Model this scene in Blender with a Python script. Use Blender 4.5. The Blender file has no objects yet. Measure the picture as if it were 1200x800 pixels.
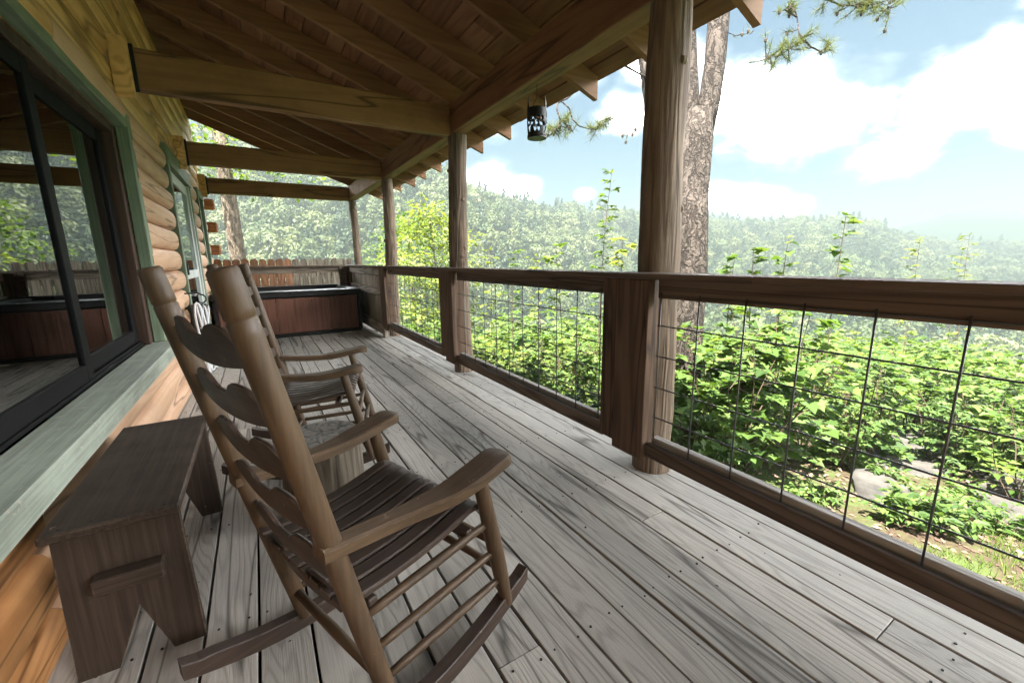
import bpy, math, random
import numpy as np
from mathutils import Vector, Matrix, noise as mnoise
R = math.radians
S = bpy.context.scene
C = S.collection
random.seed(7)

# ------------------------------------------------------------------ camera
EYE = Vector((0, 0, 1.10))
TH, PSI, ROLL, FPX = R(11.245), R(31.095), R(-0.809), 487.97
FW = Vector((math.sin(PSI)*math.cos(TH), math.cos(PSI)*math.cos(TH), -math.sin(TH)))
RT0 = Vector((math.cos(PSI), -math.sin(PSI), 0))
UP0 = RT0.cross(FW)
RT = RT0*math.cos(ROLL) + UP0*math.sin(ROLL)
UP = UP0*math.cos(ROLL) - RT0*math.sin(ROLL)
cd = bpy.data.cameras.new('camera')
cam = bpy.data.objects.new('camera', cd); C.objects.link(cam)
cd.sensor_width = 36; cd.lens = FPX/1200*36
cd.clip_start = 0.02; cd.clip_end = 9000
M = Matrix((RT, UP, -FW)).transposed().to_4x4(); M.translation = EYE
cam.matrix_world = M
S.camera = cam

def at(px, py, d):
    """world point seen at photo pixel (1200x800) at depth d along the view axis"""
    return EYE + (FW*FPX + RT*(px-600) - UP*(py-400))*(d/FPX)
def azel(az, el, r):
    a, e = R(az), R(el)
    return Vector((math.sin(a)*math.cos(e)*r, math.cos(a)*math.cos(e)*r, math.sin(e)*r)) + EYE

# ------------------------------------------------------------------ render settings, light
S.render.engine = 'CYCLES'
cy = S.cycles
cy.use_denoising = True
try: cy.denoiser = 'OPENIMAGEDENOISE'
except Exception: pass
cy.max_bounces = 8; cy.diffuse_bounces = 5; cy.glossy_bounces = 4; cy.transmission_bounces = 4
cy.transparent_max_bounces = 12; cy.volume_bounces = 3
cy.sample_clamp_indirect = 6
cy.use_adaptive_sampling = True; cy.adaptive_threshold = 0.015
S.view_settings.view_transform = 'Standard'; S.view_settings.look = 'None'
S.view_settings.gamma = 1; S.view_settings.use_curve_mapping = False
S.view_settings.exposure = 5.05

SUN_EL = 68.0
sv = Vector((-0.72, -0.40, 0)).normalized()*math.cos(R(SUN_EL)) + Vector((0, 0, math.sin(R(SUN_EL))))
sd = bpy.data.lights.new('sun', 'SUN'); sd.energy = 2.0; sd.angle = R(0.5); sd.color = (1, .95, .86)
so = bpy.data.objects.new('sun', sd); C.objects.link(so)
so.rotation_euler = sv.to_track_quat('Z', 'Y').to_euler(); so.location = (0, 0, 30)

W = bpy.data.worlds.new('World'); S.world = W; W.use_nodes = True
nt = W.node_tree; nt.nodes.clear()
def N(t, typ, **kw):
    n = t.nodes.new(typ)
    for k, v in kw.items(): setattr(n, k, v)
    return n
def setin(t, n, key, v):
    s = n.inputs[key]
    if hasattr(v, 'is_output'): t.links.new(v, s)
    else: s.default_value = v
def math_(t, op, a, b=None, clamp=False):
    n = N(t, 'ShaderNodeMath', operation=op, use_clamp=clamp)
    setin(t, n, 0, a)
    if b is not None: setin(t, n, 1, b)
    return n.outputs[0]
def vmath(t, op, a, b=None):
    n = N(t, 'ShaderNodeVectorMath', operation=op)
    setin(t, n, 0, a)
    if b is not None: setin(t, n, 1, b)
    return n.outputs['Value'] if op in ('LENGTH', 'DISTANCE', 'DOT_PRODUCT') else n.outputs[0]
def ramp(t, fac, stops, interp='LINEAR'):
    n = N(t, 'ShaderNodeValToRGB'); n.color_ramp.interpolation = interp
    e = n.color_ramp.elements
    while len(e) < len(stops): e.new(.5)
    for k, (p, c) in enumerate(stops):
        e[k].position = p
        e[k].color = (c, c, c, 1) if isinstance(c, (int, float)) else (*c, 1)
    setin(t, n, 0, fac)
    return n.outputs[0]
def mixc(t, fac, a, b, mode='MIX'):
    n = N(t, 'ShaderNodeMix', data_type='RGBA', blend_type=mode)
    setin(t, n, 0, fac)
    for k, v in ((6, a), (7, b)):
        if hasattr(v, 'is_output'): t.links.new(v, n.inputs[k])
        else: n.inputs[k].default_value = (*v, 1)
    return n.outputs[2]
def noise(t, vec, scale, detail=3, rough=.55, dist=0):
    n = N(t, 'ShaderNodeTexNoise')
    if vec is not None: t.links.new(vec, n.inputs['Vector'])
    n.inputs['Scale'].default_value = scale; n.inputs['Detail'].default_value = detail
    n.inputs['Roughness'].default_value = rough; n.inputs['Distortion'].default_value = dist
    return n.outputs[0]

sky = N(nt, 'ShaderNodeTexSky', sky_type='NISHITA', sun_disc=False)
sky.sun_elevation = R(SUN_EL); sky.sun_rotation = math.atan2(sv.x, sv.y)
sky.air_density = 1.6; sky.dust_density = 0.3; sky.ozone_density = 4.0; sky.altitude = 300
tc = N(nt, 'ShaderNodeTexCoord')
dirv = tc.outputs['Generated']
stretch = vmath(nt, 'MULTIPLY', dirv, (1, 1, 1.7))
fb = noise(nt, stretch, 4.2, 9, .6, .25)
fb2 = noise(nt, stretch, 13, 6, .6)
# cumulus banks: direction (azimuth, elevation), radius
banks = [(66, 14.0, .155), (77, 14, .14), (82, 11, .09), (57.5, 16.5, .10), (71, 9.5, .09), (87, 19, .15), (56.5, 6.6, .06), (60.5, 6.0, .065), (64, 5.0, .05), (28.5, 10.5, .075),
         (32, 9, .06), (45, 17, .10), (49, 21, .10), (26, 17, .10), (39, 21, .09), (41, 8, .03), (100, 12, .25), (115, 20, .3), (8, 22, .2), (-40, 18, .3), (-90, 25, .4), (150, 20, .4), (-140, 18, .4)]
acc = None
for az, el, rad in banks:
    c = azel(az, el, 1) - EYE
    d = vmath(nt, 'DISTANCE', stretch, (c.x, c.y, c.z*1.7))
    v = math_(nt, 'SUBTRACT', 1.0, math_(nt, 'DIVIDE', d, rad))
    acc = v if acc is None else math_(nt, 'MAXIMUM', acc, v)
acc = math_(nt, 'MAXIMUM', acc, -0.36)
m = math_(nt, 'ADD', acc, math_(nt, 'MULTIPLY', math_(nt, 'SUBTRACT', fb, .5), 2.6))
m = math_(nt, 'ADD', m, math_(nt, 'MULTIPLY', math_(nt, 'SUBTRACT', fb2, .5), .5))
mask = ramp(nt, m, [(-.0, 0.0), (.16, .003), (.30, .014), (.50, .07), (.85, 1.0)])
bg1 = N(nt, 'ShaderNodeBackground'); bg1.inputs['Strength'].default_value = 0.05
tint = mixc(nt, 1.0, sky.outputs[0], (.050, .077, .086), 'MULTIPLY')
nt.links.new(tint, bg1.inputs['Color'])
bg2 = N(nt, 'ShaderNodeBackground'); bg2.inputs['Strength'].default_value = 3.6
ccol = ramp(nt, math_(nt, 'ADD', fb2, math_(nt, 'MULTIPLY', m, .25)), [(0.3, (.78, .83, .88)), (.75, (1, 1, 1))])
nt.links.new(ccol, bg2.inputs['Color'])
mx = N(nt, 'ShaderNodeMixShader'); nt.links.new(mask, mx.inputs[0])
nt.links.new(bg1.outputs[0], mx.inputs[1]); nt.links.new(bg2.outputs[0], mx.inputs[2])
wo = N(nt, 'ShaderNodeOutputWorld'); nt.links.new(mx.outputs[0], wo.inputs['Surface'])

# ------------------------------------------------------------------ materials
def newmat(name):
    m = bpy.data.materials.new(name); m.use_nodes = True
    t = m.node_tree; t.nodes.clear()
    out = N(t, 'ShaderNodeOutputMaterial'); b = N(t, 'ShaderNodeBsdfPrincipled')
    t.links.new(b.outputs[0], out.inputs[0])
    return m, t, b
def objcoord(t, per_obj=True):
    tc = N(t, 'ShaderNodeTexCoord'); v = tc.outputs['Object']
    oi = N(t, 'ShaderNodeObjectInfo')
    if per_obj:
        sc = N(t, 'ShaderNodeVectorMath', operation='SCALE'); sc.inputs[0].default_value = (17.3, 41.7, 29.1)
        t.links.new(oi.outputs['Random'], sc.inputs['Scale'])
        v = vmath(t, 'ADD', v, sc.outputs[0])
    return v, oi.outputs['Random']
def stretched(t, v, axis, along, across):
    s = [across]*3; s['xyz'.index(axis)] = along
    return vmath(t, 'MULTIPLY', v, tuple(s))

def wood(name, dark, light, axis='y', rings=10, across=5.0, along=.45, rough=.75, knots=0.0, fibre=.35, var=.25,
         contrast=1.0, stain=None, stain_amt=.4, bump=.35, spec=.25, knotcol=None, cracks=0, blotch=.6, fib_sc=110, lpow=1.6, bumpd=.003):
    m, t, b = newmat(name)
    v, rnd = objcoord(t)
    g = noise(t, stretched(t, v, axis, along, across), 1.0, 2, .5)
    lines = math_(t, 'SINE', math_(t, 'MULTIPLY', g, rings*6.28))
    lines = math_(t, 'ADD', math_(t, 'MULTIPLY', lines, .5), .5)
    lines = math_(t, 'POWER', lines, lpow)
    fib = noise(t, stretched(t, v, axis, fib_sc*.022, fib_sc), 1.0, 3, .7)
    blot = noise(t, stretched(t, v, axis, .8, 3.5), 1.0, 4, .6)
    f = math_(t, 'ADD', math_(t, 'MULTIPLY', lines, .5*contrast), math_(t, 'MULTIPLY', fib, fibre*1.4))
    f = math_(t, 'ADD', f, math_(t, 'MULTIPLY', math_(t, 'SUBTRACT', blot, .5), blotch))
    col = mixc(t, math_(t, 'MULTIPLY', f, 1.0, True), light, dark)
    if stain:
        sm = ramp(t, noise(t, v, 2.3, 5, .65), [(.45, 0.0), (.7, 1.0)])
        col = mixc(t, math_(t, 'MULTIPLY', sm, stain_amt), col, stain)
    if knots:
        vo = N(t, 'ShaderNodeTexVoronoi'); t.links.new(stretched(t, v, axis, knots*.45, knots), vo.inputs['Vector'])
        vo.inputs['Scale'].default_value = 1.0
        kd = ramp(t, vo.outputs['Distance'], [(0.03, 1.0), (.075, .75), (.13, 0.0)])
        sep = N(t, 'ShaderNodeSeparateColor'); t.links.new(vo.outputs['Color'], sep.inputs[0])
        kd = math_(t, 'MULTIPLY', kd, ramp(t, sep.outputs[0], [(.45, 0.0), (.55, 1.0)]))
        col = mixc(t, kd, col, knotcol or tuple(c*.3 for c in dark))
    if cracks:
        ck = noise(t, stretched(t, v, axis, .35, cracks), 1.0, 2, .5)
        cm = ramp(t, math_(t, 'ABSOLUTE', math_(t, 'SUBTRACT', ck, .5)), [(0.0, 1.0), (.018, 0.0)])
        col = mixc(t, math_(t, 'MULTIPLY', cm, .75), col, tuple(c*.25 for c in dark))
    vv = math_(t, 'ADD', 1-var/2, math_(t, 'MULTIPLY', rnd, var))
    cb = N(t, 'ShaderNodeCombineColor'); [t.links.new(vv, cb.inputs[k]) for k in range(3)]
    col = mixc(t, 1.0, col, cb.outputs[0], 'MULTIPLY')
    t.links.new(col, b.inputs['Base Color'])
    b.inputs['Roughness'].default_value = rough; b.inputs['Specular IOR Level'].default_value = spec
    bp = N(t, 'ShaderNodeBump'); bp.inputs['Strength'].default_value = bump; bp.inputs['Distance'].default_value = bumpd
    t.links.new(math_(t, 'SUBTRACT', 1.0, f), bp.inputs['Height']); t.links.new(bp.outputs[0], b.inputs['Normal'])
    return m

def paint(name, col, chip=None, chip_amt=.02, rough=.5, var=.12, grain=.15, axis=None, spec=.4, bump=.15, edge=0):
    m, t, b = newmat(name)
    v, rnd = objcoord(t)
    big = noise(t, v, 5, 4, .6)
    c = mixc(t, math_(t, 'MULTIPLY', ramp(t, big, [(.3, 0.0), (.7, 1.0)]), var*2), col, tuple(x*.6 for x in col))
    if axis:
        fib = noise(t, stretched(t, v, axis, 2.5, 90), 1, 3, .6)
        c = mixc(t, math_(t, 'MULTIPLY', ramp(t, fib, [(.4, 0.0), (.65, 1.0)]), grain*2), c, tuple(min(1, x*1.7) for x in col))
    else:
        fib = noise(t, v, 60, 3, .6)
    if chip:
        sp = noise(t, v, 26, 5, .75)
        cm = ramp(t, sp, [(.70-chip_amt, 0.0), (.71-chip_amt, 1.0)])
        c = mixc(t, cm, c, chip)
        if edge:
            bv = N(t, 'ShaderNodeBevel', samples=4); bv.inputs['Radius'].default_value = edge
            ge = N(t, 'ShaderNodeNewGeometry')
            dt = vmath(t, 'DOT_PRODUCT', bv.outputs[0], ge.outputs['Normal'])
            em = ramp(t, dt, [(.80, 1.0), (.985, 0.0)])
            en = ramp(t, noise(t, v, 34, 4, .7), [(.44, 0.0), (.60, 1.0)])
            c = mixc(t, math_(t, 'MULTIPLY', math_(t, 'MULTIPLY', em, en), .85), c, chip)
    t.links.new(c, b.inputs['Base Color'])
    t.links.new(ramp(t, big, [(.3, rough-.1), (.7, rough+.12)]), b.inputs['Roughness'])
    b.inputs['Specular IOR Level'].default_value = spec
    bp = N(t, 'ShaderNodeBump'); bp.inputs['Strength'].default_value = bump; bp.inputs['Distance'].default_value = .002
    t.links.new(fib, bp.inputs['Height']); t.links.new(bp.outputs[0], b.inputs['Normal'])
    return m

def plain(name, col, rough=.5, metal=0, spec=.5):
    m, t, b = newmat(name)
    v, rnd = objcoord(t)
    n = noise(t, v, 14, 4, .6)
    t.links.new(mixc(t, math_(t, 'MULTIPLY', n, .35), col, tuple(x*.55 for x in col)), b.inputs['Base Color'])
    b.inputs['Roughness'].default_value = rough; b.inputs['Metallic'].default_value = metal
    b.inputs['Specular IOR Level'].default_value = spec
    return m

def leafmat(name, c1, c2, c3, trans=.4, rough=.55, own=.75):
    m, t, b = newmat(name)
    at_ = N(t, 'ShaderNodeAttribute'); at_.attribute_name = 'lv'
    oi = N(t, 'ShaderNodeObjectInfo')
    f = math_(t, 'ADD', math_(t, 'MULTIPLY', at_.outputs['Fac'], own), math_(t, 'MULTIPLY', oi.outputs['Random'], 1-own))
    col = ramp(t, f, [(.1, c1), (.55, c2), (.95, c3)])
    t.links.new(col, b.inputs['Base Color']); b.inputs['Roughness'].default_value = rough
    b.inputs['Specular IOR Level'].default_value = .25
    tr = N(t, 'ShaderNodeBsdfTranslucent')
    t.links.new(mixc(t, 1.0, col, (1.25, 1.25, .55), 'MULTIPLY'), tr.inputs['Color'])
    mx = N(t, 'ShaderNodeMixShader'); mx.inputs[0].default_value = trans
    out = [n for n in t.nodes if n.type == 'OUTPUT_MATERIAL'][0]
    t.links.new(b.outputs[0], mx.inputs[1]); t.links.new(tr.outputs[0], mx.inputs[2]); t.links.new(mx.outputs[0], out.inputs[0])
    return m

MT = {}
MT['deck'] = wood('weathered_deck', (.15, .132, .112), (.53, .495, .445), 'y', rings=30, across=5.0, along=.55, rough=.72, knots=2.0, fibre=.45, var=.36, contrast=.46, stain=(.25, .24, .22), stain_amt=.3, bump=.5, knotcol=(.05, .045, .04), cracks=6, blotch=.15, fib_sc=240, lpow=3.2)
MT['rail'] = wood('rail_wood', (.045, .030, .022), (.17, .120, .088), 'y', rings=11, across=5, along=.35, rough=.7, knots=1.6, var=.2, contrast=.9, bump=.35, cracks=8)
MT['railgrey'] = wood('rail_wood_bleached', (.13, .115, .10), (.42, .39, .35), 'y', rings=12, across=8, along=.35, rough=.8, var=.2, cracks=10)
MT['postboard'] = wood('post_board_wood', (.040, .023, .015), (.145, .088, .057), 'z', rings=12, across=6, along=.4, rough=.7, knots=1.5, var=.25, bump=.35, cracks=9)
MT['greyboard'] = wood('grey_upright_wood', (.10, .078, .058), (.34, .285, .225), 'z', rings=10, across=6, along=.4, rough=.8, knots=1.5, var=.22, cracks=9)
MT['greyboard_y'] = wood('grey_rail_wood', (.11, .09, .07), (.38, .33, .27), 'y', rings=10, across=6, along=.4, rough=.8, knots=1.5, var=.3, cracks=9)
MT['greyboard_x'] = wood('grey_cross_wood', (.07, .052, .038), (.25, .20, .15), 'x', rings=10, across=6, along=.4, rough=.8, knots=1.5, var=.3, cracks=9)
MT['cedar'] = wood('cedar_picket_sunlit', (.17, .078, .04), (.42, .215, .12), 'z', rings=9, across=6, along=.5, rough=.75, knots=2, var=.5, stain=(.2, .15, .1), stain_amt=.35)  # orange carries the sunlight on the left part of the fence
MT['logpost'] = wood('log_post_wood', (.062, .041, .028), (.26, .190, .135), 'z', rings=9, across=9, along=.6, rough=.7, var=.1, contrast=.9, stain=(.085, .05, .032), stain_amt=.6, bump=.9, cracks=13, fib_sc=120, bumpd=.010, blotch=.8)
MT['log'] = wood('wall_log_pale', (.40, .22, .125), (.68, .45, .30), 'y', rings=12, across=5, along=.3, rough=.6, knots=1.3, var=.16, contrast=.55, fib_sc=150, stain=(.45, .27, .15), stain_amt=.5, knotcol=(.20, .10, .05), cracks=7, bump=.2)
MT['logamber_shade'] = wood('wall_log_amber_shade', (.28, .105, .03), (.56, .28, .11), 'y', rings=16, across=5, along=.3, rough=.5, knots=1.3, var=.16, contrast=.7, stain=(.25, .10, .03), stain_amt=.4, knotcol=(.12, .05, .02), fib_sc=150, cracks=7, bump=.2)  # pale log wood darkened to amber, standing in for weaker light
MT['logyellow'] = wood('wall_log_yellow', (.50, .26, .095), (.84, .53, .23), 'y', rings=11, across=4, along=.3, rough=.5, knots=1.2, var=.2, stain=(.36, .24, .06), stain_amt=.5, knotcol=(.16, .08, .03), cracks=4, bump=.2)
MT['logend'] = wood('log_end_wood', (.22, .085, .035), (.48, .22, .10), 'x', rings=8, across=8, along=.5)
MT['beam'] = wood('beam_wood', (.11, .054, .023), (.31, .165, .074), 'x', rings=9, across=5, along=.3, rough=.62, knots=1.9, var=.12, knotcol=(.018, .009, .005), stain=(.11, .058, .023), cracks=5, bump=.25, blotch=.45, contrast=.32)
MT['beamy'] = wood('eave_beam_wood', (.090, .043, .020), (.26, .135, .064), 'y', rings=9, across=5, along=.3, rough=.62, knots=1.6, var=.12, knotcol=(.02, .01, .006), stain=(.09, .045, .02), cracks=5, bump=.25, blotch=.45, contrast=.32)
MT['rafter'] = wood('rafter_wood', (.105, .052, .025), (.33, .178, .092), 'x', rings=9, across=6, along=.3, rough=.65, knots=1.8, var=.3, knotcol=(.016, .008, .005), bump=.25, blotch=.3, contrast=.45)
MT['roofplank'] = wood('roof_plank_wood', (.075, .036, .018), (.29, .15, .078), 'y', rings=10, across=5, along=.45, rough=.7, knots=2.2, var=.6, knotcol=(.012, .007, .005), bump=.3, blotch=.5, contrast=.45)
MT['green'] = paint('green_trim_paint', (.150, .190, .125), (.33, .31, .23), .05, .6, .25, .25, 'y')
MT['greenz'] = paint('green_trim_paint_upright', (.150, .190, .125), (.33, .31, .23), .04, .6, .25, .25, 'z')
MT['sill'] = paint('pale_green_sill_paint', (.26, .285, .232), (.36, .34, .28), .08, .65, .3, .2, 'y', bump=.4)
MT['sashwood'] = wood('window_sash_wood', (.025, .013, .009), (.075, .042, .028), 'z', rings=5, across=7, along=.4, rough=.6)
MT['black'] = plain('black_aluminium', (.008, .008, .008), .6, 0, .08)
MT['doorwhite'] = paint('faded_white_door_paint', (.55, .58, .54), (.3, .3, .26), .03, .55, .15)
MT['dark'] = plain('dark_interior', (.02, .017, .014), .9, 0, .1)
MT['curtain'] = plain('teal_curtain_cloth', (.10, .20, .19), .9, 0, .1)
for ax_ in 'xyz':
    MT['chair_'+ax_] = paint('brown_chair_paint_'+ax_, (.062, .036, .018), (.22, .165, .11), .02, .5, .25, .30, ax_, .4, .3, .005)
    MT['chairseat_'+ax_] = paint('dark_brown_seat_paint_'+ax_, (.036, .022, .0155), (.18, .13, .09), .02, .52, .25, .35, ax_, .4, .3, .004)
for ax_ in 'xyz':
    MT['bench_'+ax_] = paint('dark_brown_bench_paint_'+ax_, (.032, .021, .015), (.20, .145, .10), .0, .6, .25, .45, ax_, .2, .4, .006)
MT['stump_top'] = wood('stump_cut_face', (.06, .053, .046), (.215, .198, .175), 'z', rings=9, across=9, along=.5, rough=.85, bump=.6, cracks=5)
MT['stump'] = wood('stump_side_wood', (.045, .034, .025), (.19, .155, .115), 'z', rings=7, across=12, along=1.2, rough=.85, stain=(.07, .055, .04), bump=.9, cracks=14)
MT['tub'] = wood('hot_tub_panel', (.075, .031, .020), (.150, .062, .039), 'z', rings=6, across=9, along=.5, rough=.45, var=.2, bump=.1)
MT['tubblack'] = plain('hot_tub_black_rim', (.012, .011, .011), .4, 0, .25)
MT['wire'] = plain('galvanised_wire', (.10, .10, .10), .5, .6, .5)
MT['iron'] = plain('black_iron', (.012, .012, .013), .5, .2, .5)
MT['hose'] = plain('white_hose_plastic', (.70, .70, .72), .4)
MT['greymetal'] = plain('dark_grey_metal', (.07, .075, .078), .5, .2)
MT['steel'] = plain('hanger_steel', (.02, .02, .02), .5, .5)
MT['shingle'] = plain('roof_shingle', (.06, .05, .045), .9, 0, .1)
MT['card'] = plain('small_white_wood_scrap', (.6, .55, .48), .8)
MT['soil'] = plain('dark_soil', (.04, .03, .022), .95, 0, .1)

def barkmat(name, dark, light, sc=14, bumpd=.03):
    m, t, b = newmat(name); v, rnd = objcoord(t)
    wn = N(t, 'ShaderNodeTexNoise'); t.links.new(v, wn.inputs['Vector']); wn.inputs['Scale'].default_value = 7; wn.inputs['Detail'].default_value = 4
    off = vmath(t, 'MULTIPLY', vmath(t, 'SUBTRACT', wn.outputs['Color'], (.5, .5, .5)), (.16, .16, .30))
    v2 = vmath(t, 'ADD', v, off)
    n1 = noise(t, vmath(t, 'MULTIPLY', v2, (1, 1, .20)), sc, 4, .55)
    n2 = noise(t, vmath(t, 'MULTIPLY', v2, (1, 1, .55)), sc*1.5, 3, .5)
    n = noise(t, vmath(t, 'MULTIPLY', v, (1, 1, .6)), 46, 6, .75)
    e1 = ramp(t, math_(t, 'ABSOLUTE', math_(t, 'SUBTRACT', n1, .5)), [(0.0, 0.0), (.05, .7), (.11, 1.0)])
    e2 = ramp(t, math_(t, 'ABSOLUTE', math_(t, 'SUBTRACT', n2, .52)), [(0.0, .25), (.03, .8), (.07, 1.0)])
    e = math_(t, 'MULTIPLY', e1, e2)
    f = math_(t, 'MULTIPLY', e, math_(t, 'ADD', .25, math_(t, 'MULTIPLY', n, 1.25)), True)
    big = ramp(t, noise(t, v, 5, 4), [(.35, 0.0), (.7, .8)])
    col = mixc(t, f, dark, light); col = mixc(t, big, col, mixc(t, f, tuple(x*.8 for x in dark), tuple(x*.55 for x in light)))
    t.links.new(col, b.inputs['Base Color']); b.inputs['Roughness'].default_value = .9; b.inputs['Specular IOR Level'].default_value = .15
    bp = N(t, 'ShaderNodeBump'); bp.inputs['Strength'].default_value = 1.0; bp.inputs['Distance'].default_value = bumpd
    t.links.new(f, bp.inputs['Height']); t.links.new(bp.outputs[0], b.inputs['Normal'])
    return m
MT['bark'] = barkmat('pine_bark', (.024, .020, .017), (.120, .100, .086), 11)
MT['palebark'] = barkmat('pale_bark', (.05, .038, .03), (.19, .15, .115), 9, .015)
MT['twig'] = plain('twig_bark', (.07, .05, .035), .9, 0, .2)
MT['leaf_bright'] = leafmat('leaf_bright', (0.034, 0.068, 0.0118), (0.080, 0.132, 0.0210), (0.1440, 0.1980, 0.0432), .42)
MT['leaf_maple'] = leafmat('leaf_maple', (0.030, 0.062, 0.014), (0.075, 0.130, 0.0290), (0.1332, 0.1872, 0.0540), .45)
MT['leaf_dark'] = leafmat('leaf_dark', (0.0252, 0.0540, 0.0130), (0.0432, 0.0828, 0.0187), (0.0720, 0.1188, 0.0288), .35)
MT['leaf_yellow'] = leafmat('leaf_yellow', (0.0792, 0.1116, 0.0158), (0.1152, 0.1512, 0.0252), (0.1728, 0.2016, 0.0468), .45)
MT['leaf_far'] = leafmat('leaf_far', (0.030, 0.050, 0.018), (0.0768, 0.100, 0.038), (0.145, 0.160, 0.072), .3, .55, .42)
MT['leaf_farpine'] = leafmat('leaf_far_pine', (0.0187, 0.0360, 0.0187), (0.0288, 0.0504, 0.0238), (0.0432, 0.0684, 0.0288), .2)
MT['needle'] = leafmat('pine_needles', (.035, .05, .014), (.07, .085, .022), (.13, .14, .045), .3)
MT['cone'] = plain('pine_cone', (.05, .035, .025), .9)
MT['stone'] = (lambda: (lambda m, t, b: (t.links.new(mixc(t, ramp(t, noise(t, objcoord(t)[0], 3.5, 8, .65), [(.35, 0.0), (.7, 1.0)]), (.014, .0125, .011), (.060, .055, .048)), b.inputs['Base Color']),
      setattr(b.inputs['Roughness'], 'default_value', .9), m)[-1])(*newmat('weathered_stone')))()

def glassmat():
    m, t, b = newmat('window_glass')
    t.nodes.remove(b)
    out = [n for n in t.nodes if n.type == 'OUTPUT_MATERIAL'][0]
    fr = N(t, 'ShaderNodeFresnel'); fr.inputs['IOR'].default_value = 2.6
    gl = N(t, 'ShaderNodeBsdfGlossy'); gl.inputs['Roughness'].default_value = 0.004; gl.inputs['Color'].default_value = (.97, 1, .99, 1)
    tr = N(t, 'ShaderNodeBsdfTransparent'); tr.inputs['Color'].default_value = (.62, .68, .66, 1)
    v, _ = objcoord(t)
    bp = N(t, 'ShaderNodeBump'); bp.inputs['Strength'].default_value = .012; bp.inputs['Distance'].default_value = .02
    t.links.new(noise(t, v, 2.0, 2), bp.inputs['Height']); t.links.new(bp.outputs[0], gl.inputs['Normal'])
    mx = N(t, 'ShaderNodeMixShader'); t.links.new(fr.outputs[0], mx.inputs[0])
    t.links.new(tr.outputs[0], mx.inputs[1]); t.links.new(gl.outputs[0], mx.inputs[2]); t.links.new(mx.outputs[0], out.inputs[0])
    return m
MT['glass'] = glassmat()

def groundmat():
    m, t, b = newmat('forest_floor')
    tc = N(t, 'ShaderNodeTexCoord'); v = tc.outputs['Object']
    n1 = noise(t, v, .9, 6, .65); n2 = noise(t, v, 14, 6, .7); n3 = noise(t, v, 45, 4, .7)
    litter = mixc(t, ramp(t, n3, [(.35, 0.0), (.65, 1.0)]), (.020, .013, .008), (.066, .046, .033))
    litter = mixc(t, ramp(t, n2, [(.4, 0.0), (.62, 1.0)]), litter, (.05, .036, .025))
    grass = mixc(t, n2, (.025, .04, .012), (.065, .085, .027))
    col = mixc(t, ramp(t, n1, [(.44, 0.0), (.56, 1.0)]), litter, grass)
    # beyond the clearing everything is covered with leaf green
    ln = vmath(t, 'LENGTH', v)
    col = mixc(t, ramp(t, math_(t, 'DIVIDE', ln, 40.0), [(.16, 0.0), (.30, 1.0)]), col, (.055, .085, .028))
    t.links.new(col, b.inputs['Base Color']); b.inputs['Roughness'].default_value = .95; b.inputs['Specular IOR Level'].default_value = .1
    bp = N(t, 'ShaderNodeBump'); bp.inputs['Strength'].default_value = .8; bp.inputs['Distance'].default_value = .03
    t.links.new(n2, bp.inputs['Height']); t.links.new(bp.outputs[0], b.inputs['Normal'])
    return m
MT['ground'] = groundmat()

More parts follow.
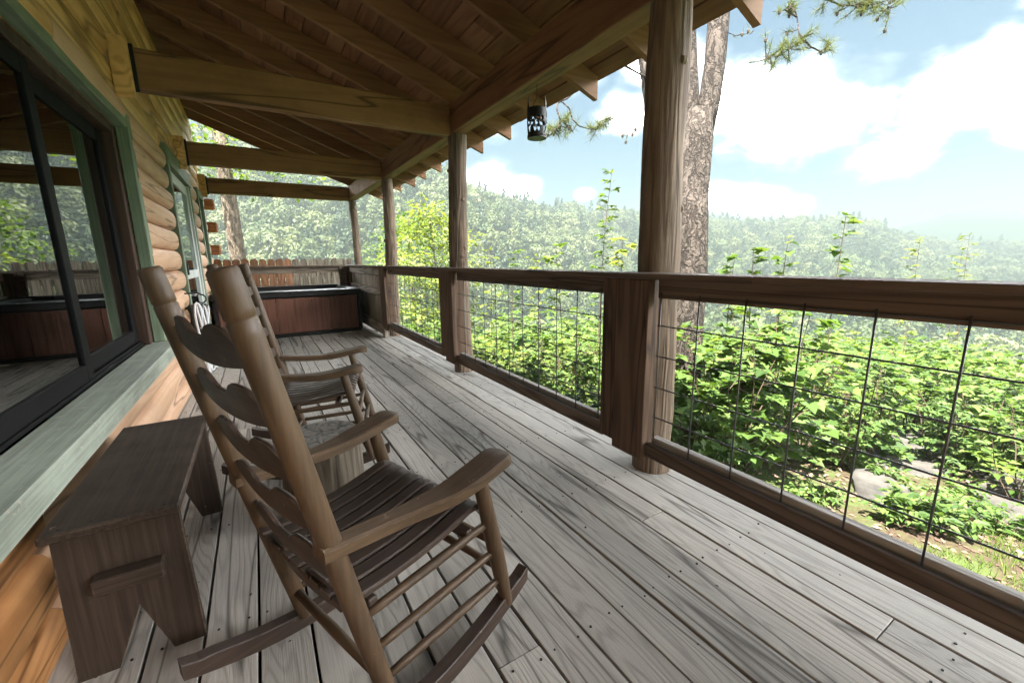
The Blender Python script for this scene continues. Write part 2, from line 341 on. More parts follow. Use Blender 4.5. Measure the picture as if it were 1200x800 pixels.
# ------------------------------------------------------------------ mesh helpers
I4 = Matrix.Identity(4)
class MB:
    def __init__(s): s.v = []; s.f = []; s.mi = []; s.lv = []
    def add(s, vs, fs, mi=0, lv=.5):
        o = len(s.v); s.v += [tuple(p) for p in vs]
        for f in fs: s.f.append(tuple(o+i for i in f)); s.mi.append(mi); s.lv.append(lv)
    def box(s, x0, x1, y0, y1, z0, z1, c=.003, X=None, mi=0):
        vs = []; ax = ((x0, x1), (y0, y1), (z0, z1))
        c = min(c, .45*min(abs(a[1]-a[0]) for a in ax))
        idx = {}
        for i in range(8):
            sg = [(i >> k) & 1 for k in range(3)]
            for k in range(3):
                p = [ax[j][sg[j]] + (0 if j == k else (c if sg[j] == 0 else -c)) for j in range(3)]
                idx[(i, k)] = len(vs); vs.append(Vector(p))
        fs = []
        for k in range(3):
            a, b = [j for j in range(3) if j != k]
            for sgn in (0, 1):
                q = [(sgn << k) | (u << a) | (w << b) for u, w in ((0, 0), (1, 0), (1, 1), (0, 1))]
                fs.append([idx[(i, k)] for i in q])
        for k in range(3):
            a, b = [j for j in range(3) if j != k]
            for u in (0, 1):
                for w in (0, 1):
                    i0 = (u << a) | (w << b); i1 = i0 | (1 << k)
                    fs.append([idx[(i0, a)], idx[(i1, a)], idx[(i1, b)], idx[(i0, b)]])
        for i in range(8): fs.append([idx[(i, 0)], idx[(i, 1)], idx[(i, 2)]])
        cen = Vector(((x0+x1)/2, (y0+y1)/2, (z0+z1)/2)); out = []
        for f in fs:
            n = (vs[f[1]]-vs[f[0]]).cross(vs[f[2]]-vs[f[0]])
            m_ = sum((vs[i] for i in f), Vector())/len(f)-cen
            out.append(f if n.dot(m_) > 0 else f[::-1])
        if X is not None: vs = [X @ p for p in vs]
        s.add(vs, out, mi); return s
    def bar(s, a, b, w, h, c=.003, up=Vector((0, 0, 1)), mi=0):
        a, b = Vector(a), Vector(b); d = b-a; L = d.length; d.normalize()
        x = d.cross(up)
        if x.length < 1e-4: x = d.cross(Vector((1, 0, 0)))
        x.normalize(); u = x.cross(d)
        X = Matrix((x, d, u)).transposed().to_4x4(); X.translation = a
        return s.box(-w/2, w/2, 0, L, -h/2, h/2, c, X, mi)
    def tube(s, pts, rad, n=10, mi=0, cap=True, lv=.5, wob=0, seed=0):
        pts = [Vector(p) for p in pts]
        if not hasattr(rad, '__len__'): rad = [rad]*len(pts)
        vs = []; ref = None; rs = random.Random(seed)
        ph = [rs.random()*6.28 for _ in range(4)]
        for i, p in enumerate(pts):
            d = (pts[min(i+1, len(pts)-1)]-pts[max(i-1, 0)]).normalized()
            if ref is None: ref = Vector((1, 0, 0)) if abs(d.x) < .8 else Vector((0, 1, 0))
            x = (ref - d*ref.dot(d)).normalized(); ref = x; y = d.cross(x)
            for k in range(n):
                a = 2*math.pi*k/n
                r = rad[i]*(1+wob*(math.sin(2*a+ph[0]+i*.35)+.7*math.sin(3*a+ph[1]-i*.5)+.5*math.sin(5*a+ph[2])))
                vs.append(p + x*(r*math.cos(a)) + y*(r*math.sin(a)))
        fs = [[i*n+k, i*n+(k+1) % n, (i+1)*n+(k+1) % n, (i+1)*n+k] for i in range(len(pts)-1) for k in range(n)]
        if cap: fs += [list(range(n))[::-1], [(len(pts)-1)*n+k for k in range(n)]]
        s.add(vs, fs, mi, lv); return s
    def prism(s, prof, X, L, mi=0):
        """profile (u,v) polygon, counter-clockwise, extruded along local z by L"""
        n = len(prof)
        vs = [X @ Vector((u, v, 0)) for u, v in prof] + [X @ Vector((u, v, L)) for u, v in prof]
        fs = [[k, (k+1) % n, n+(k+1) % n, n+k] for k in range(n)] + [list(range(n))[::-1], [n+k for k in range(n)]]
        s.add(vs, fs, mi); return s
    def mesh(s, name, mats, smooth=False):
        me = bpy.data.meshes.new(name); me.from_pydata(s.v, [], s.f)
        for m in (mats if isinstance(mats, (list, tuple)) else [mats]): me.materials.append(m)
        if any(s.mi): me.polygons.foreach_set('material_index', s.mi)
        if s.lv and (min(s.lv) != .5 or max(s.lv) != .5):
            a = me.attributes.new('lv', 'FLOAT', 'FACE'); a.data.foreach_set('value', s.lv)
        if smooth: me.polygons.foreach_set('use_smooth', [True]*len(me.polygons))
        me.update(); return me
    def obj(s, name, mats, parent=None, smooth=False, sharp=None):
        me = s.mesh(name, mats, smooth)
        if smooth and sharp:
            try: me.set_sharp_from_angle(angle=R(sharp))
            except Exception: pass
        return link(name, me, parent)
BASE = {}
def link(name, data, parent=None, loc=None):
    o = bpy.data.objects.new(name, data); C.objects.link(o)
    if loc is not None: o.location = loc
    if parent is not None:
        o.parent = parent
        o.matrix_parent_inverse = Matrix.Translation(-BASE.get(parent.name, Vector()))
    return o
def empty(name, loc):
    o = bpy.data.objects.new(name, None); C.objects.link(o); o.location = loc; o.empty_display_size = .1
    BASE[o.name] = Vector(loc); return o
def tag(o, label=None, cat=None, group=None, kind=None):
    if label: o['label'] = label
    if cat: o['category'] = cat
    if group: o['group'] = group
    if kind: o['kind'] = kind
    return o
def thing(name, label, cat, loc=(0, 0, 0), group=None):
    return tag(empty(name, loc), label, cat, group)
def copytree(o, parent=None):
    c = o.copy(); C.objects.link(c)
    if parent is not None:
        c.parent = parent; c.matrix_parent_inverse = o.matrix_parent_inverse.copy()
    for ch in list(o.children): copytree(ch, c)
    return c

# ================================================================== DECK (setting)
rnd = random.Random(3)
deck = tag(empty('deck', (0, 3, 0)), 'weathered grey plank porch floor', kind='structure')
DECK_Y0, DECK_Y1 = -3.0, 9.15
PITCH, GX = .1395, 1.698
def splits(r, fixed):
    cuts = [DECK_Y0] + sorted(fixed) + [DECK_Y1]; out = [cuts[0]]
    for a, b in zip(cuts, cuts[1:]):
        y = a
        while b-y > 4.9 and not fixed:
            y += r.uniform(2.4, 4.9)
            if b-y > .9: out.append(y)
            else: break
        out.append(b)
    return out
for k in range(-1, 18):
    x1 = GX - PITCH*k; x0 = x1-PITCH
    fixed = {0: [2.9], 1: [.33, 4.6], 2: [1.08, 5.2], 3: [2.9], 4: [3.55]}.get(k, [])
    ys = splits(rnd, fixed)
    g = .0085
    for a, b in zip(ys, ys[1:]):
        dz = rnd.uniform(-.0015, .0015); sx = rnd.uniform(-.0015, .0015)
        MB().box(x0+g/2+sx, x1-g/2+sx, a+.0015, b-.0015, -.036+dz, dz, .0016).obj('deck_board', MT['deck'], deck)
joi = MB()
for y in np.arange(-2.8, 9.2, .6):
    joi.box(-.62, 1.80, y-.02, y+.02, -.20, -.041, .002)
joi.box(1.80, 1.84, -3.0, 9.15, -.22, -.041, .002)
tag(joi.obj('deck_joist', MT['rail'], deck), kind='stuff')
gap_shade = MB().box(-.64, 1.795, -3.0, 9.1, -.26, -.215, .002).obj('deck_underlay', MT['soil'], deck)  # unseen dark sheet, added to keep light out of the board gaps
nh = MB(); rn = random.Random(4)
for k in range(0, 17):
    xc = GX-PITCH*(k+.5)
    for y in np.arange(-.4, 9.1, .6):
        for dx in (-.04, .04):
            nx, ny = xc+dx+rn.uniform(-.008, .008), y+rn.uniform(-.008, .008)
            nh.tube([(nx, ny, .0), (nx, ny, .0028)], rn.uniform(.0028, .0042), 6)
tag(nh.obj('nail_head', MT['steel'], deck), kind='stuff')

# ================================================================== CABIN
cabin = thing('cabin', 'log cabin with green window trim and a deep timber porch roof', 'cabin', (-.63, 3, 0))
XJ, XB = -.650, -.74
YUP = Matrix(((0, 1, 0, 0), (0, 0, 1, 0), (1, 0, 0, 0), (0, 0, 0, 1)))      # (u,v,w) -> z,x,y
def log_mb(y0, y1, z0, z1, bul):
    zc, h = (z0+z1)/2, (z1-z0)/2
    segs = max(2, int((y1-y0)/.5)+1)
    prof = []
    for i in range(13):
        u = -1+2*i/12
        prof.append((zc+u*h*.985, XJ+bul*(max(0, 1-abs(u)**2.3))**.55))
    mb = MB(); n = len(prof)+2; r = random.Random(int(y0*977+z0*3571)); ph = r.random()*6
    rows = []
    for s_ in range(segs+1):
        y = y0+(y1-y0)*s_/segs
        k = 1+.10*math.sin(y*1.9+ph)+.05*math.sin(y*4.3+ph*2)
        if s_ in (0, segs): k *= .93
        rows.append([Vector((XB, y, z0+.001)), ] + [Vector((XJ+(x-XJ)*k, y, z)) for z, x in prof] + [Vector((XB, y, z1-.001))])
    vs = [p for row in rows for p in row]
    fs = [[s_*n+i, s_*n+(i+1) % n, (s_+1)*n+(i+1) % n, (s_+1)*n+i] for s_ in range(segs) for i in range(n)]
    fs += [list(range(n))[::-1], [segs*n+i for i in range(n)]]
    mb.add(vs, fs); return mb
wall = empty('log_wall', (-.63, 3, 0)); wall.parent = cabin; wall.matrix_parent_inverse = Matrix.Translation(-BASE['cabin'])
ZJ = lambda k: .11+.185*k
for k in range(-1, 17):
    z0, z1 = ZJ(k), ZJ(k+1)
    if k == -1: z0 = -.03
    if k < 2: pcs = [(-3.4, 1.62, 'logamber_shade'), (1.622, 5.17, 'log'), (6.87, 8.72, 'log')]  # near piece amber: the dimmer light there is put into its colour
    elif k < 10: pcs = [(-3.4, .42, 'logamber_shade'), (3.80, 5.17, 'log'), (6.87, 7.68, 'log'), (8.42, 8.72, 'log')]
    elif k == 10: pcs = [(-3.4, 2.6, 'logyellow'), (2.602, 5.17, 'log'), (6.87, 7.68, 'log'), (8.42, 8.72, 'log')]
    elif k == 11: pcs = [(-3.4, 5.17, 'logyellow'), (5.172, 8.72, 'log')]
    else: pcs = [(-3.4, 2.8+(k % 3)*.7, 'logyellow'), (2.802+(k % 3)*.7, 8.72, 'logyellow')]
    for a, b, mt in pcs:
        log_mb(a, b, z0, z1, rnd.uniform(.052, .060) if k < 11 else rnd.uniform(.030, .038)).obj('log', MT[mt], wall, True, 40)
# corner log ends of the far cross wall poke out past the wall face
for k in (2, 4, 6, 8, 10):
    MB().box(-.80, -.47, 8.73, 8.90, ZJ(k)+.01, ZJ(k+1)-.01, .02).obj('log_end', MT['logend'], wall)
for k in range(-1, 17):
    MB().box(-4.0, -.66, 8.74, 8.88, ZJ(k)+.002, ZJ(k+1)-.002, .03).obj('cross_log', MT['logend'], wall)
shell = MB()
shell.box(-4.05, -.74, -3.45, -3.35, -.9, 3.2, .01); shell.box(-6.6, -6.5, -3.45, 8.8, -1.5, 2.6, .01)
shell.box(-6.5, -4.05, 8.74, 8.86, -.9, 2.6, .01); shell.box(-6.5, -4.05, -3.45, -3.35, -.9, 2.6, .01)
tag(shell.obj('back_wall', MT['logamber_shade'], cabin), kind='structure')
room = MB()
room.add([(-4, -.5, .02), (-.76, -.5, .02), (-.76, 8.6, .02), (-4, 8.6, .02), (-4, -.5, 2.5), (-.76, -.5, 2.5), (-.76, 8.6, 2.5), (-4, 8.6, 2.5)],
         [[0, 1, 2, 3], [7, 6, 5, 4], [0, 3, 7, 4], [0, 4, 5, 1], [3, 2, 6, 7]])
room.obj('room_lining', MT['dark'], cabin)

def partempty(name, parent, loc):
    e = empty(name, loc); e.parent = parent
    e.matrix_parent_inverse = Matrix.Translation(-BASE.get(parent.name, Vector()))
    return e
# ---- big sliding window
win = partempty('sliding_window', cabin, (-.63, 2.1, .5))
MB().box(-.665, -.600, 3.742, 3.845, .563, 2.055, .004).obj('trim_board', MT['greenz'], win)
MB().box(-.665, -.603, .35, 3.741, 1.955, 2.05, .004).obj('trim_board', MT['green'], win)
MB().box(-.665, -.600, .35, .449, .563, 1.954, .004).obj('trim_board', MT['greenz'], win)
MB().box(-.70, -.535, .33, 3.86, .533, .56, .006).obj('sill', MT['sill'], win)
MB().box(-.645, -.546, .35, 3.85, .462, .531, .004).obj('sill_apron', MT['sill'], win)
MB().box(-.76, -.667, 3.66, 3.742, .563, 1.953, .004).obj('window_jamb', MT['sashwood'], win)
MB().box(-.76, -.667, .36, .45, .563, 1.953, .004).obj('window_jamb', MT['sashwood'], win)
MB().box(-.76, -.667, .45, 3.66, 1.90, 1.953, .004).obj('window_head', MT['sashwood'], win)
trk = MB().box(-.775, -.702, .45, 3.66, .561, .578, .002).obj('window_track', MT['black'], win)
MB().box(-.716, -.710, .45, 3.66, .578, .592, .001).obj('track_rail', MT['black'], win)
MB().box(-.742, -.737, .45, 3.66, .578, .592, .001).obj('track_rail', MT['black'], win)
def sash(x, y0, y1, z0, z1, sw):
    MB().box(x-.016, x+.016, y0, y0+sw, z0, z1, .003).obj('sash_stile', MT['black'], win)
    MB().box(x-.016, x+.016, y1-sw, y1, z0, z1, .003).obj('sash_stile', MT['black'], win)
    MB().box(x-.0155, x+.0155, y0+sw, y1-sw, z0, z0+sw*.9, .003).obj('sash_rail', MT['black'], win)
    MB().box(x-.0155, x+.0155, y0+sw, y1-sw, z1-sw*.9, z1, .003).obj('sash_rail', MT['black'], win)
    MB().box(x-.004, x+.004, y0+sw-.002, y1-sw+.002, z0+sw*.8, z1-sw*.8, .0005).obj('window_pane', MT['glass'], win)
sash(-.741, 2.46, 3.655, .594, 1.90, .085)
sash(-.704, .47, 2.585, .594, 1.90, .078)
cur = MB(); nn = 60
for i in range(nn+1):
    y = 2.55+i*.0185; x = -.86+.022*math.sin(i*1.3)+.008*math.sin(i*.53)
    cur.v += [(x, y, .3), (x, y+.06*math.sin(i*.2), 1.95)]
for i in range(nn): cur.f.append((2*i, 2*i+2, 2*i+3, 2*i+1)); cur.mi.append(0); cur.lv.append(.5)
cur.obj('curtain', MT['curtain'], win, True)

# ---- door with storm door
door = partempty('storm_door', cabin, (-.6, 6, 0))
for y0, y1 in ((5.235, 5.325), (6.765, 6.86)):
    MB().box(-.72, -.590, y0, y1, 0.002, 2.03, .004).obj('door_trim', MT['greenz'], door)
    MB().box(-.735, -.60, y0+(.095 if y0 < 6 else -.05), y0+(.14 if y0 < 6 else -.005), 0.002, 2.03, .004).obj('door_jamb', MT['doorwhite'], door)
MB().box(-.72, -.585, 5.20, 6.89, 2.032, 2.20, .004).obj('door_header', MT['green'], door)
MB().box(-.735, -.62, 5.38, 6.70, .0025, .03, .004).obj('door_threshold', MT['greymetal'], door)
for y0, y1 in ((5.385, 5.475), (6.61, 6.70)):
    MB().box(-.655, -.622, y0, y1, .035, 2.02, .004).obj('door_stile', MT['doorwhite'], door)
for z0, z1 in ((.035, .24), (.93, 1.02), (1.91, 2.02)):
    MB().box(-.653, -.624, 5.477, 6.608, z0, z1, .004).obj('door_rail', MT['doorwhite'], door)
for z0, z1 in ((.24, .93), (1.02, 1.91)):
    MB().box(-.642, -.636, 5.475, 6.61, z0, z1, .0005).obj('door_pane', MT['glass'], door)
MB().box(-.622, -.585, 5.42, 5.445, .98, 1.10, .006).obj('door_handle', MT['iron'], door)

# ---- narrow far window
w2 = partempty('narrow_window', cabin, (-.6, 8, 1))
for y0, y1 in ((7.69, 7.78), (8.33, 8.415)):
    MB().box(-.72, -.590, y0, y1, .66, 2.05, .004).obj('trim_board', MT['greenz'], w2)
MB().box(-.72, -.585, 7.66, 8.44, 2.053, 2.16, .004).obj('trim_board', MT['green'], w2)
MB().box(-.72, -.575, 7.66, 8.44, .60, .657, .004).obj('sill', MT['sill'], w2)
MB().box(-.70, -.694, 7.78, 8.33, .66, 2.05, .0005).obj('window_pane', MT['glass'], w2)
MB().box(-.705, -.68, 7.78, 8.33, 1.33, 1.37, .002).obj('sash_rail', MT['greenz'], w2)
for k in range(3, 10):     # logs closing the wall under the narrow window
    pass
log_mb(7.68, 8.42, ZJ(2), .60, .05).obj('log', MT['log'], wall, True, 40)

# ---- porch roof
roof = partempty('porch_roof', cabin, (0, 3, 2.4))
SL = .36
zb = lambda x: 2.46+SL*(1.7-x)
RD = .158
zt = lambda x: zb(x)+RD
for k in range(-7, 13):
    y = 1.38+.6*k + rnd.uniform(-.012, .012)
    dx = rnd.uniform(-.02, .02)
    prof = [(zb(2.3+dx), 2.3+dx), (zt(2.3+dx), 2.3+dx), (zt(-3.2), -3.2), (zb(-3.2), -3.2)]
    X = YUP.copy(); X.translation = (0, y-.02, 0)
    MB().prism(prof[::-1], X, .04).obj('rafter', MT['rafter'], roof)
sl_len = math.hypot(1, SL)
nrm = Vector((SL, 0, 1)).normalized()
x = 2.345; k = 0
while x > -.80:
    w_ = rnd.choice([.135, .185, .185, .14])/sl_len
    ys = [-3.4]
    while ys[-1] < 8.9:
        ys.append(min(8.95, ys[-1]+rnd.uniform(2.4, 4.8)))
        if 8.95-ys[-1] < .8: ys[-1] = 8.95
    jx = rnd.uniform(-.012, .012) if k == 0 else 0
    for a, b in zip(ys, ys[1:]):
        jx = rnd.uniform(-.015, .015) if k == 0 else 0
        e = rnd.uniform(.0, .002)
        p = [(zt(x+jx)+.002+e, x+jx), (zt(x+jx)+.026+e, x+jx+.008), (zt(x-w_+.010)+.026+e, x-w_+.010), (zt(x-w_+.010)+.002+e, x-w_+.010)]
        X = YUP.copy(); X.translation = (0, a+.001, 0)
        MB().prism(p[::-1], X, b-a-.002).obj('roof_plank', MT['roofplank'], roof)
    x -= w_; k += 1
sh = MB()
def slab(x0, z0, x1, z1, y0, y1, th):
    X = YUP.copy(); X.translation = (0, y0, 0)
    sh.prism([(z0, x0), (z0+th, x0), (z1+th, x1), (z1, x1)][::-1], X, y1-y0)
slab(2.365, zt(2.365)+.032, -3.4, zt(-3.4)+.032, -3.42, 8.97, .02)
slab(-3.4, zt(-3.4)+.032, -7.2, zt(-3.4)+.032-3.8*SL, -3.42, 8.97, .02)
sh.obj('shingle_sheet', MT['shingle'], roof)
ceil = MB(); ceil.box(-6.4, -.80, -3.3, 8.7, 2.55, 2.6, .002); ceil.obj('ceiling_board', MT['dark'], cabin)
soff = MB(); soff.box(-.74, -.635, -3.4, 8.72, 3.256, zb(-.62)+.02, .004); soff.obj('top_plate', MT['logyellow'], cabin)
POSTY = [-.95, 1.40, 3.75, 6.15, 8.50]
for a, b in ((-3.2, 1.399), (1.401, 6.149), (6.151, 8.72)):
    MB().box(1.63, 1.765, a, b, 2.21, 2.452, .006).obj('eave_beam', MT['beamy'], cabin)
for y in POSTY:
    MB().box(-.515, 1.628, y-.045, y+.045, 2.188, 2.428, .006).obj('tie_beam', MT['beam'], cabin)
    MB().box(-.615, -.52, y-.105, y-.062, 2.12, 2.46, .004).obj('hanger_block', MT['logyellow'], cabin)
    MB().box(-.56, -.500, y-.0605, y-.0465, 2.165, 2.44, .002).obj('beam_hanger', MT['steel'], cabin)

# ================================================================== LOG POSTS
def logpost(y, r, lab, seed, x=1.69):
    t = thing('log_post', lab, 'post', (x, y, 0), 'log posts carrying the porch roof')
    rs = random.Random(seed); pts = []; rr = []
    for i in range(15):
        z = 2.208*i/14
        pts.append((x+.012*math.sin(z*2.1+seed)+.004*rs.uniform(-1, 1), y+.010*math.sin(z*1.6+seed*2), z))
        rr.append(r*(1.10-.10*z/2.2)*(1+.035*rs.uniform(-1, 1)))
    MB().tube(pts, rr, 22, wob=.022, seed=seed).obj('post_shaft', MT['logpost'], t, True, 60)
    for j in range(4):
        z = rs.uniform(.5, 2.1); a = rs.uniform(2.0, 5.2)
        c = Vector((x+math.cos(a)*r*.92, y+math.sin(a)*r*.92, z)); d = Vector((math.cos(a), math.sin(a), .25)).normalized()
        MB().tube([c-d*.02, c+d*.006, c+d*.016], [.028, .020, .008], 8).obj('knot', MT['logpost'], t, True)
    return t
logpost(-.95, .088, 'round log post on the camera side of the railing, out past the last wire panel', 1)
logpost(1.40, .090, 'thickest peeled log post, nearest one, behind the wide brown railing board', 2)
logpost(3.75, .086, 'round log post second along the railing, between two wire panels', 3)
logpost(6.15, .078, 'thinner round log post standing beside the hot tub privacy screen', 4)
logpost(8.50, .066, 'slim log post at the far porch corner behind the hot tub', 5)

# ================================================================== RAILING
rail = thing('porch_railing', 'brown wooden railing with wire grid panels along the open deck edge', 'railing', (1.5, 2, 0))
for a, b in ((-3.0, .80), (.803, 4.35), (4.353, 8.36)):
    MB().box(1.440, 1.60, a, b, 1.003, 1.028, .003).obj('cap_board', MT['rail'], rail)
POSTB = [(-1.10, -.81), (1.25, 1.535), (3.44, 3.73), (5.72, 5.99)]
for a, b in POSTB:
    m_ = a+(b-a)*.68
    MB().box(1.455, 1.494, a, m_-.001, .145+rnd.uniform(0, .02), 1.001, .003).obj('post_board', MT['postboard'], rail)
    MB().box(1.458, 1.494, m_+.001, b, .18+rnd.uniform(0, .02), 1.001, .003).obj('post_board', MT['postboard'], rail)
    MB().box(1.496, 1.60, a+.06, b-.06, .15, 1.0005, .003).obj('post_core', MT['postboard'], rail)
BAYS = [(-3.0, -1.10), (-.81, 1.25), (1.535, 3.44), (3.73, 5.72)]
HZ = [.931, .798, .658, .511, .367]
for bi, (a, b) in enumerate(BAYS):
    MB().box(1.512, 1.552, a+.002, b-.002, .918, 1.001, .003).obj('top_rail', MT['rail'], rail)
    MB().box(1.478, 1.503, a+.002, b-.002, .172, .240, .003).obj('bottom_rail', MT['rail'], rail)
    MB().box(1.516, 1.556, a+.002, b-.002, .168, .262, .004).obj('outer_bottom_rail', MT['railgrey'], rail)
    pan = partempty('wire_panel', rail, (1.508, a, .2))
    y = .285 + .188*math.ceil((a+.02-.285)/.188)
    while y < b-.01:
        e = rnd.uniform(-.002, .002)
        MB().tube([(1.507, y+e, .215), (1.5065+rnd.uniform(-.002, .002), y, .55), (1.5065, y+e, .945)], .0032, 6).obj('vertical_wire', MT['wire'], pan, True)
        y += .188
    for z in HZ:
        MB().tube([(1.5105, a+.01, z), (1.5105, (a+b)/2, z+rnd.uniform(-.003, .003)), (1.5105, b-.01, z)], .0032, 6).obj('horizontal_wire', MT['wire'], pan, True)

# ================================================================== HOT TUB CORNER
scr = thing('privacy_screen', 'grey board privacy screen in line with the railing beside the hot tub', 'screen', (1.5, 7, 0))
y = 6.0
while y < 8.28:
    w_ = rnd.choice([.088, .14, .09])
    MB().box(1.53, 1.552, y+.002, min(8.3, y+w_)-.002, .03, .995, .003).obj('screen_board', MT['greyboard'], scr); y += w_
MB().box(1.49, 1.528, 6.0, 8.3, .895, 1.001, .004).obj('screen_rail', MT['greyboard_y'], scr)
MB().box(1.49, 1.528, 6.0, 8.3, .60, .70, .004).obj('screen_rail', MT['greyboard_y'], scr)
MB().box(1.485, 1.528, 6.0, 8.3, .04, .20, .004).obj('screen_rail', MT['greyboard_y'], scr)
MB().box(1.478, 1.53, 5.996, 6.09, .002, .999, .004).obj('screen_post', MT['greyboard'], scr)
MB().box(1.42, 1.53, 8.302, 8.40, .002, .999, .004).obj('screen_post', MT['postboard'], scr)

back = thing('back_railing', 'wooden back railing with a flat cap running behind the hot tub', 'railing', (.4, 8.47, 0))
MB().box(-.60, 1.60, 8.41, 8.55, 1.004, 1.03, .003).obj('cap_board', MT['rail'], back)
MB().box(-.60, 1.40, 8.46, 8.50, .895, 1.001, .003).obj('top_rail', MT['greyboard_x'], back)
MB().box(1.33, 1.46, 8.42, 8.457, .15, 1.001, .003).obj('post_board', MT['rail'], back)
MB().box(-.60, 1.40, 8.46, 8.50, .14, .23, .003).obj('bottom_rail', MT['greyboard_x'], back)

fen = thing('picket_fence', 'dog-eared picket fence, cedar with sunlit orange painted left, grey right, beyond the back railing', 'fence', (.4, 9.3, 0))
x = -1.62; i = 0
while x < 1.62:
    h = 1.155+rnd.uniform(-.008, .008); w_ = .128
    mb = MB(); X = Matrix(((1, 0, 0, 0), (0, 0, -1, 0), (0, 1, 0, 0), (0, 0, 0, 1))); X.translation = (x, 9.30, 0)
    mb.prism([(0, -.6), (w_, -.6), (w_, h-.035), (w_-.028, h), (.028, h), (0, h-.035)], X, .018)
    mb.obj('picket', MT['cedar'] if x < .55 else MT['greyboard'], fen)  # left pickets coloured as if sunlit, the others grey
    x += .140; i += 1
for z in (.25, .80):
    MB().box(-1.62, 1.66, 9.302, 9.34, z, z+.085, .003).obj('fence_rail', MT['greyboard_x'], fen)

tub = thing('hot_tub', 'reddish brown hot tub with a black rim at the far end of the deck', 'hot tub', (.4, 7.6, 0))
TX0, TX1, TY0, TY1 = -.56, 1.375, 6.90, 8.30
MB().box(TX0+.03, TX1-.03, TY0+.03, TY1-.03, .001, .06, .01).obj('base', MT['tubblack'], tub)
xs = [TX0+.05, .19, .90, TX1-.065]
for a, b in zip(xs, xs[1:]):
    MB().box(a+.002, b-.002, TY0+.006, TY0+.03, .062, .575, .004).obj('side_panel', MT['tub'], tub)
    mb = MB()
    n_ = 6
    for i in range(n_):
        xx = a+.01+(b-a-.02)*i/n_
        mb.box(xx+.002, xx+(b-a-.02)/n_-.002, TY0+.001, TY0+.007, .07, .568, .002)
    tag(mb.obj('panel_strip', MT['tub'], tub), kind='stuff')
MB().box(TX1-.03, TX1-.006, TY0+.065, TY1-.065, .062, .575, .004).obj('side_panel', MT['tub'], tub)
MB().box(TX0+.006, TX0+.03, TY0+.065, TY1-.065, .062, .575, .004).obj('side_panel', MT['tub'], tub)
for cx in (TX0+.028, TX1-.032):
    for cy_ in (TY0+.032, TY1-.032):
        MB().box(cx-.03, cx+.03, cy_-.03, cy_+.03, .02, .576, .02).obj('corner_post', MT['tubblack'], tub)
rim = MB()
rim.box(TX0-.015, TX1+.015, TY0-.02, TY0+.17, .578, .675, .022); rim.box(TX0-.015, TX1+.015, TY1-.17, TY1+.02, .578, .69, .022)
rim.box(TX0-.015, TX0+.17, TY0+.171, TY1-.171, .578, .675, .02); rim.box(TX1-.17, TX1+.015, TY0+.171, TY1-.171, .578, .675, .02)
rim.obj('rim', MT['tubblack'], tub)
MB().box(TX0+.17, TX1-.17, TY0+.17, TY1-.17, .50, .63, .01).obj('cover', MT['tubblack'], tub)
for xx in (.02, .62, 1.05):
    MB().box(xx, xx+.07, TY0-.028, TY0-.019, .605, .63, .003).obj('cover_clip', MT['iron'], tub)
MB().tube([(.0, TY0+.0, .682), (.25, TY0+.02, .685), (.5, TY0+.0, .682)], .006, 6).obj('cover_strap', MT['hose'], tub, True)
ft = MB().box(-.05, .05, -.02, .02, 0, .018, .003, Matrix.Translation((1.13, 6.80, .003)) @ Matrix.Rotation(.1, 4, 'Z')).obj('wood_scrap', MT['card'])
tag(ft, 'small pale scrap of wood lying on the deck before the hot tub', 'wood scrap')

# ================================================================== SMALL THINGS AT THE WALL
coil = thing('hose_coil', 'coil of white hose hanging on a black hook beside the door', 'hose', (-.47, 4.95, .1))
for i in range(5):
    yy = 4.92+.055*i; xx = -.515+.012*i; pts = []
    for j in range(25):
        a = 2*math.pi*j/24
        zz = .36+.37*math.sin(a)*(1-.04*i); pts.append((xx+.02*math.sin(2*a+i), yy+.085*math.cos(a)*(1.1 if math.sin(a) < 0 else .8), zz))
    MB().tube(pts, .0095, 8, cap=False).obj('hose_loop', MT['hose'], coil, True)
pts = [(-.60, 4.96, .82), (-.50, 4.96, .82)] + [(-.475+.035*math.cos(a), 4.96, .765+.04*math.sin(a)) for a in np.linspace(1.6, -2.6, 9)]
MB().tube(pts, .007, 8).obj('hook', MT['iron'], coil, True)
bx = thing('meter_box', 'small dark grey metal box on the wall behind the white hose', 'box', (-.5, 5.2, .5))
MB().box(-.60, -.46, 5.16, 5.19, .43, .70, .006).obj('box_cover', MT['greymetal'], bx)
MB().box(-.60, -.47, 5.191, 5.24, .44, .69, .004).obj('box_body', MT['greymetal'], bx)
for sx, sz in ((-.475, .46), (-.475, .67), (-.54, .46), (-.54, .67)):
    MB().tube([(sx, 5.161, sz), (sx, 5.155, sz)], .006, 8).obj('screw', MT['hose'], bx)

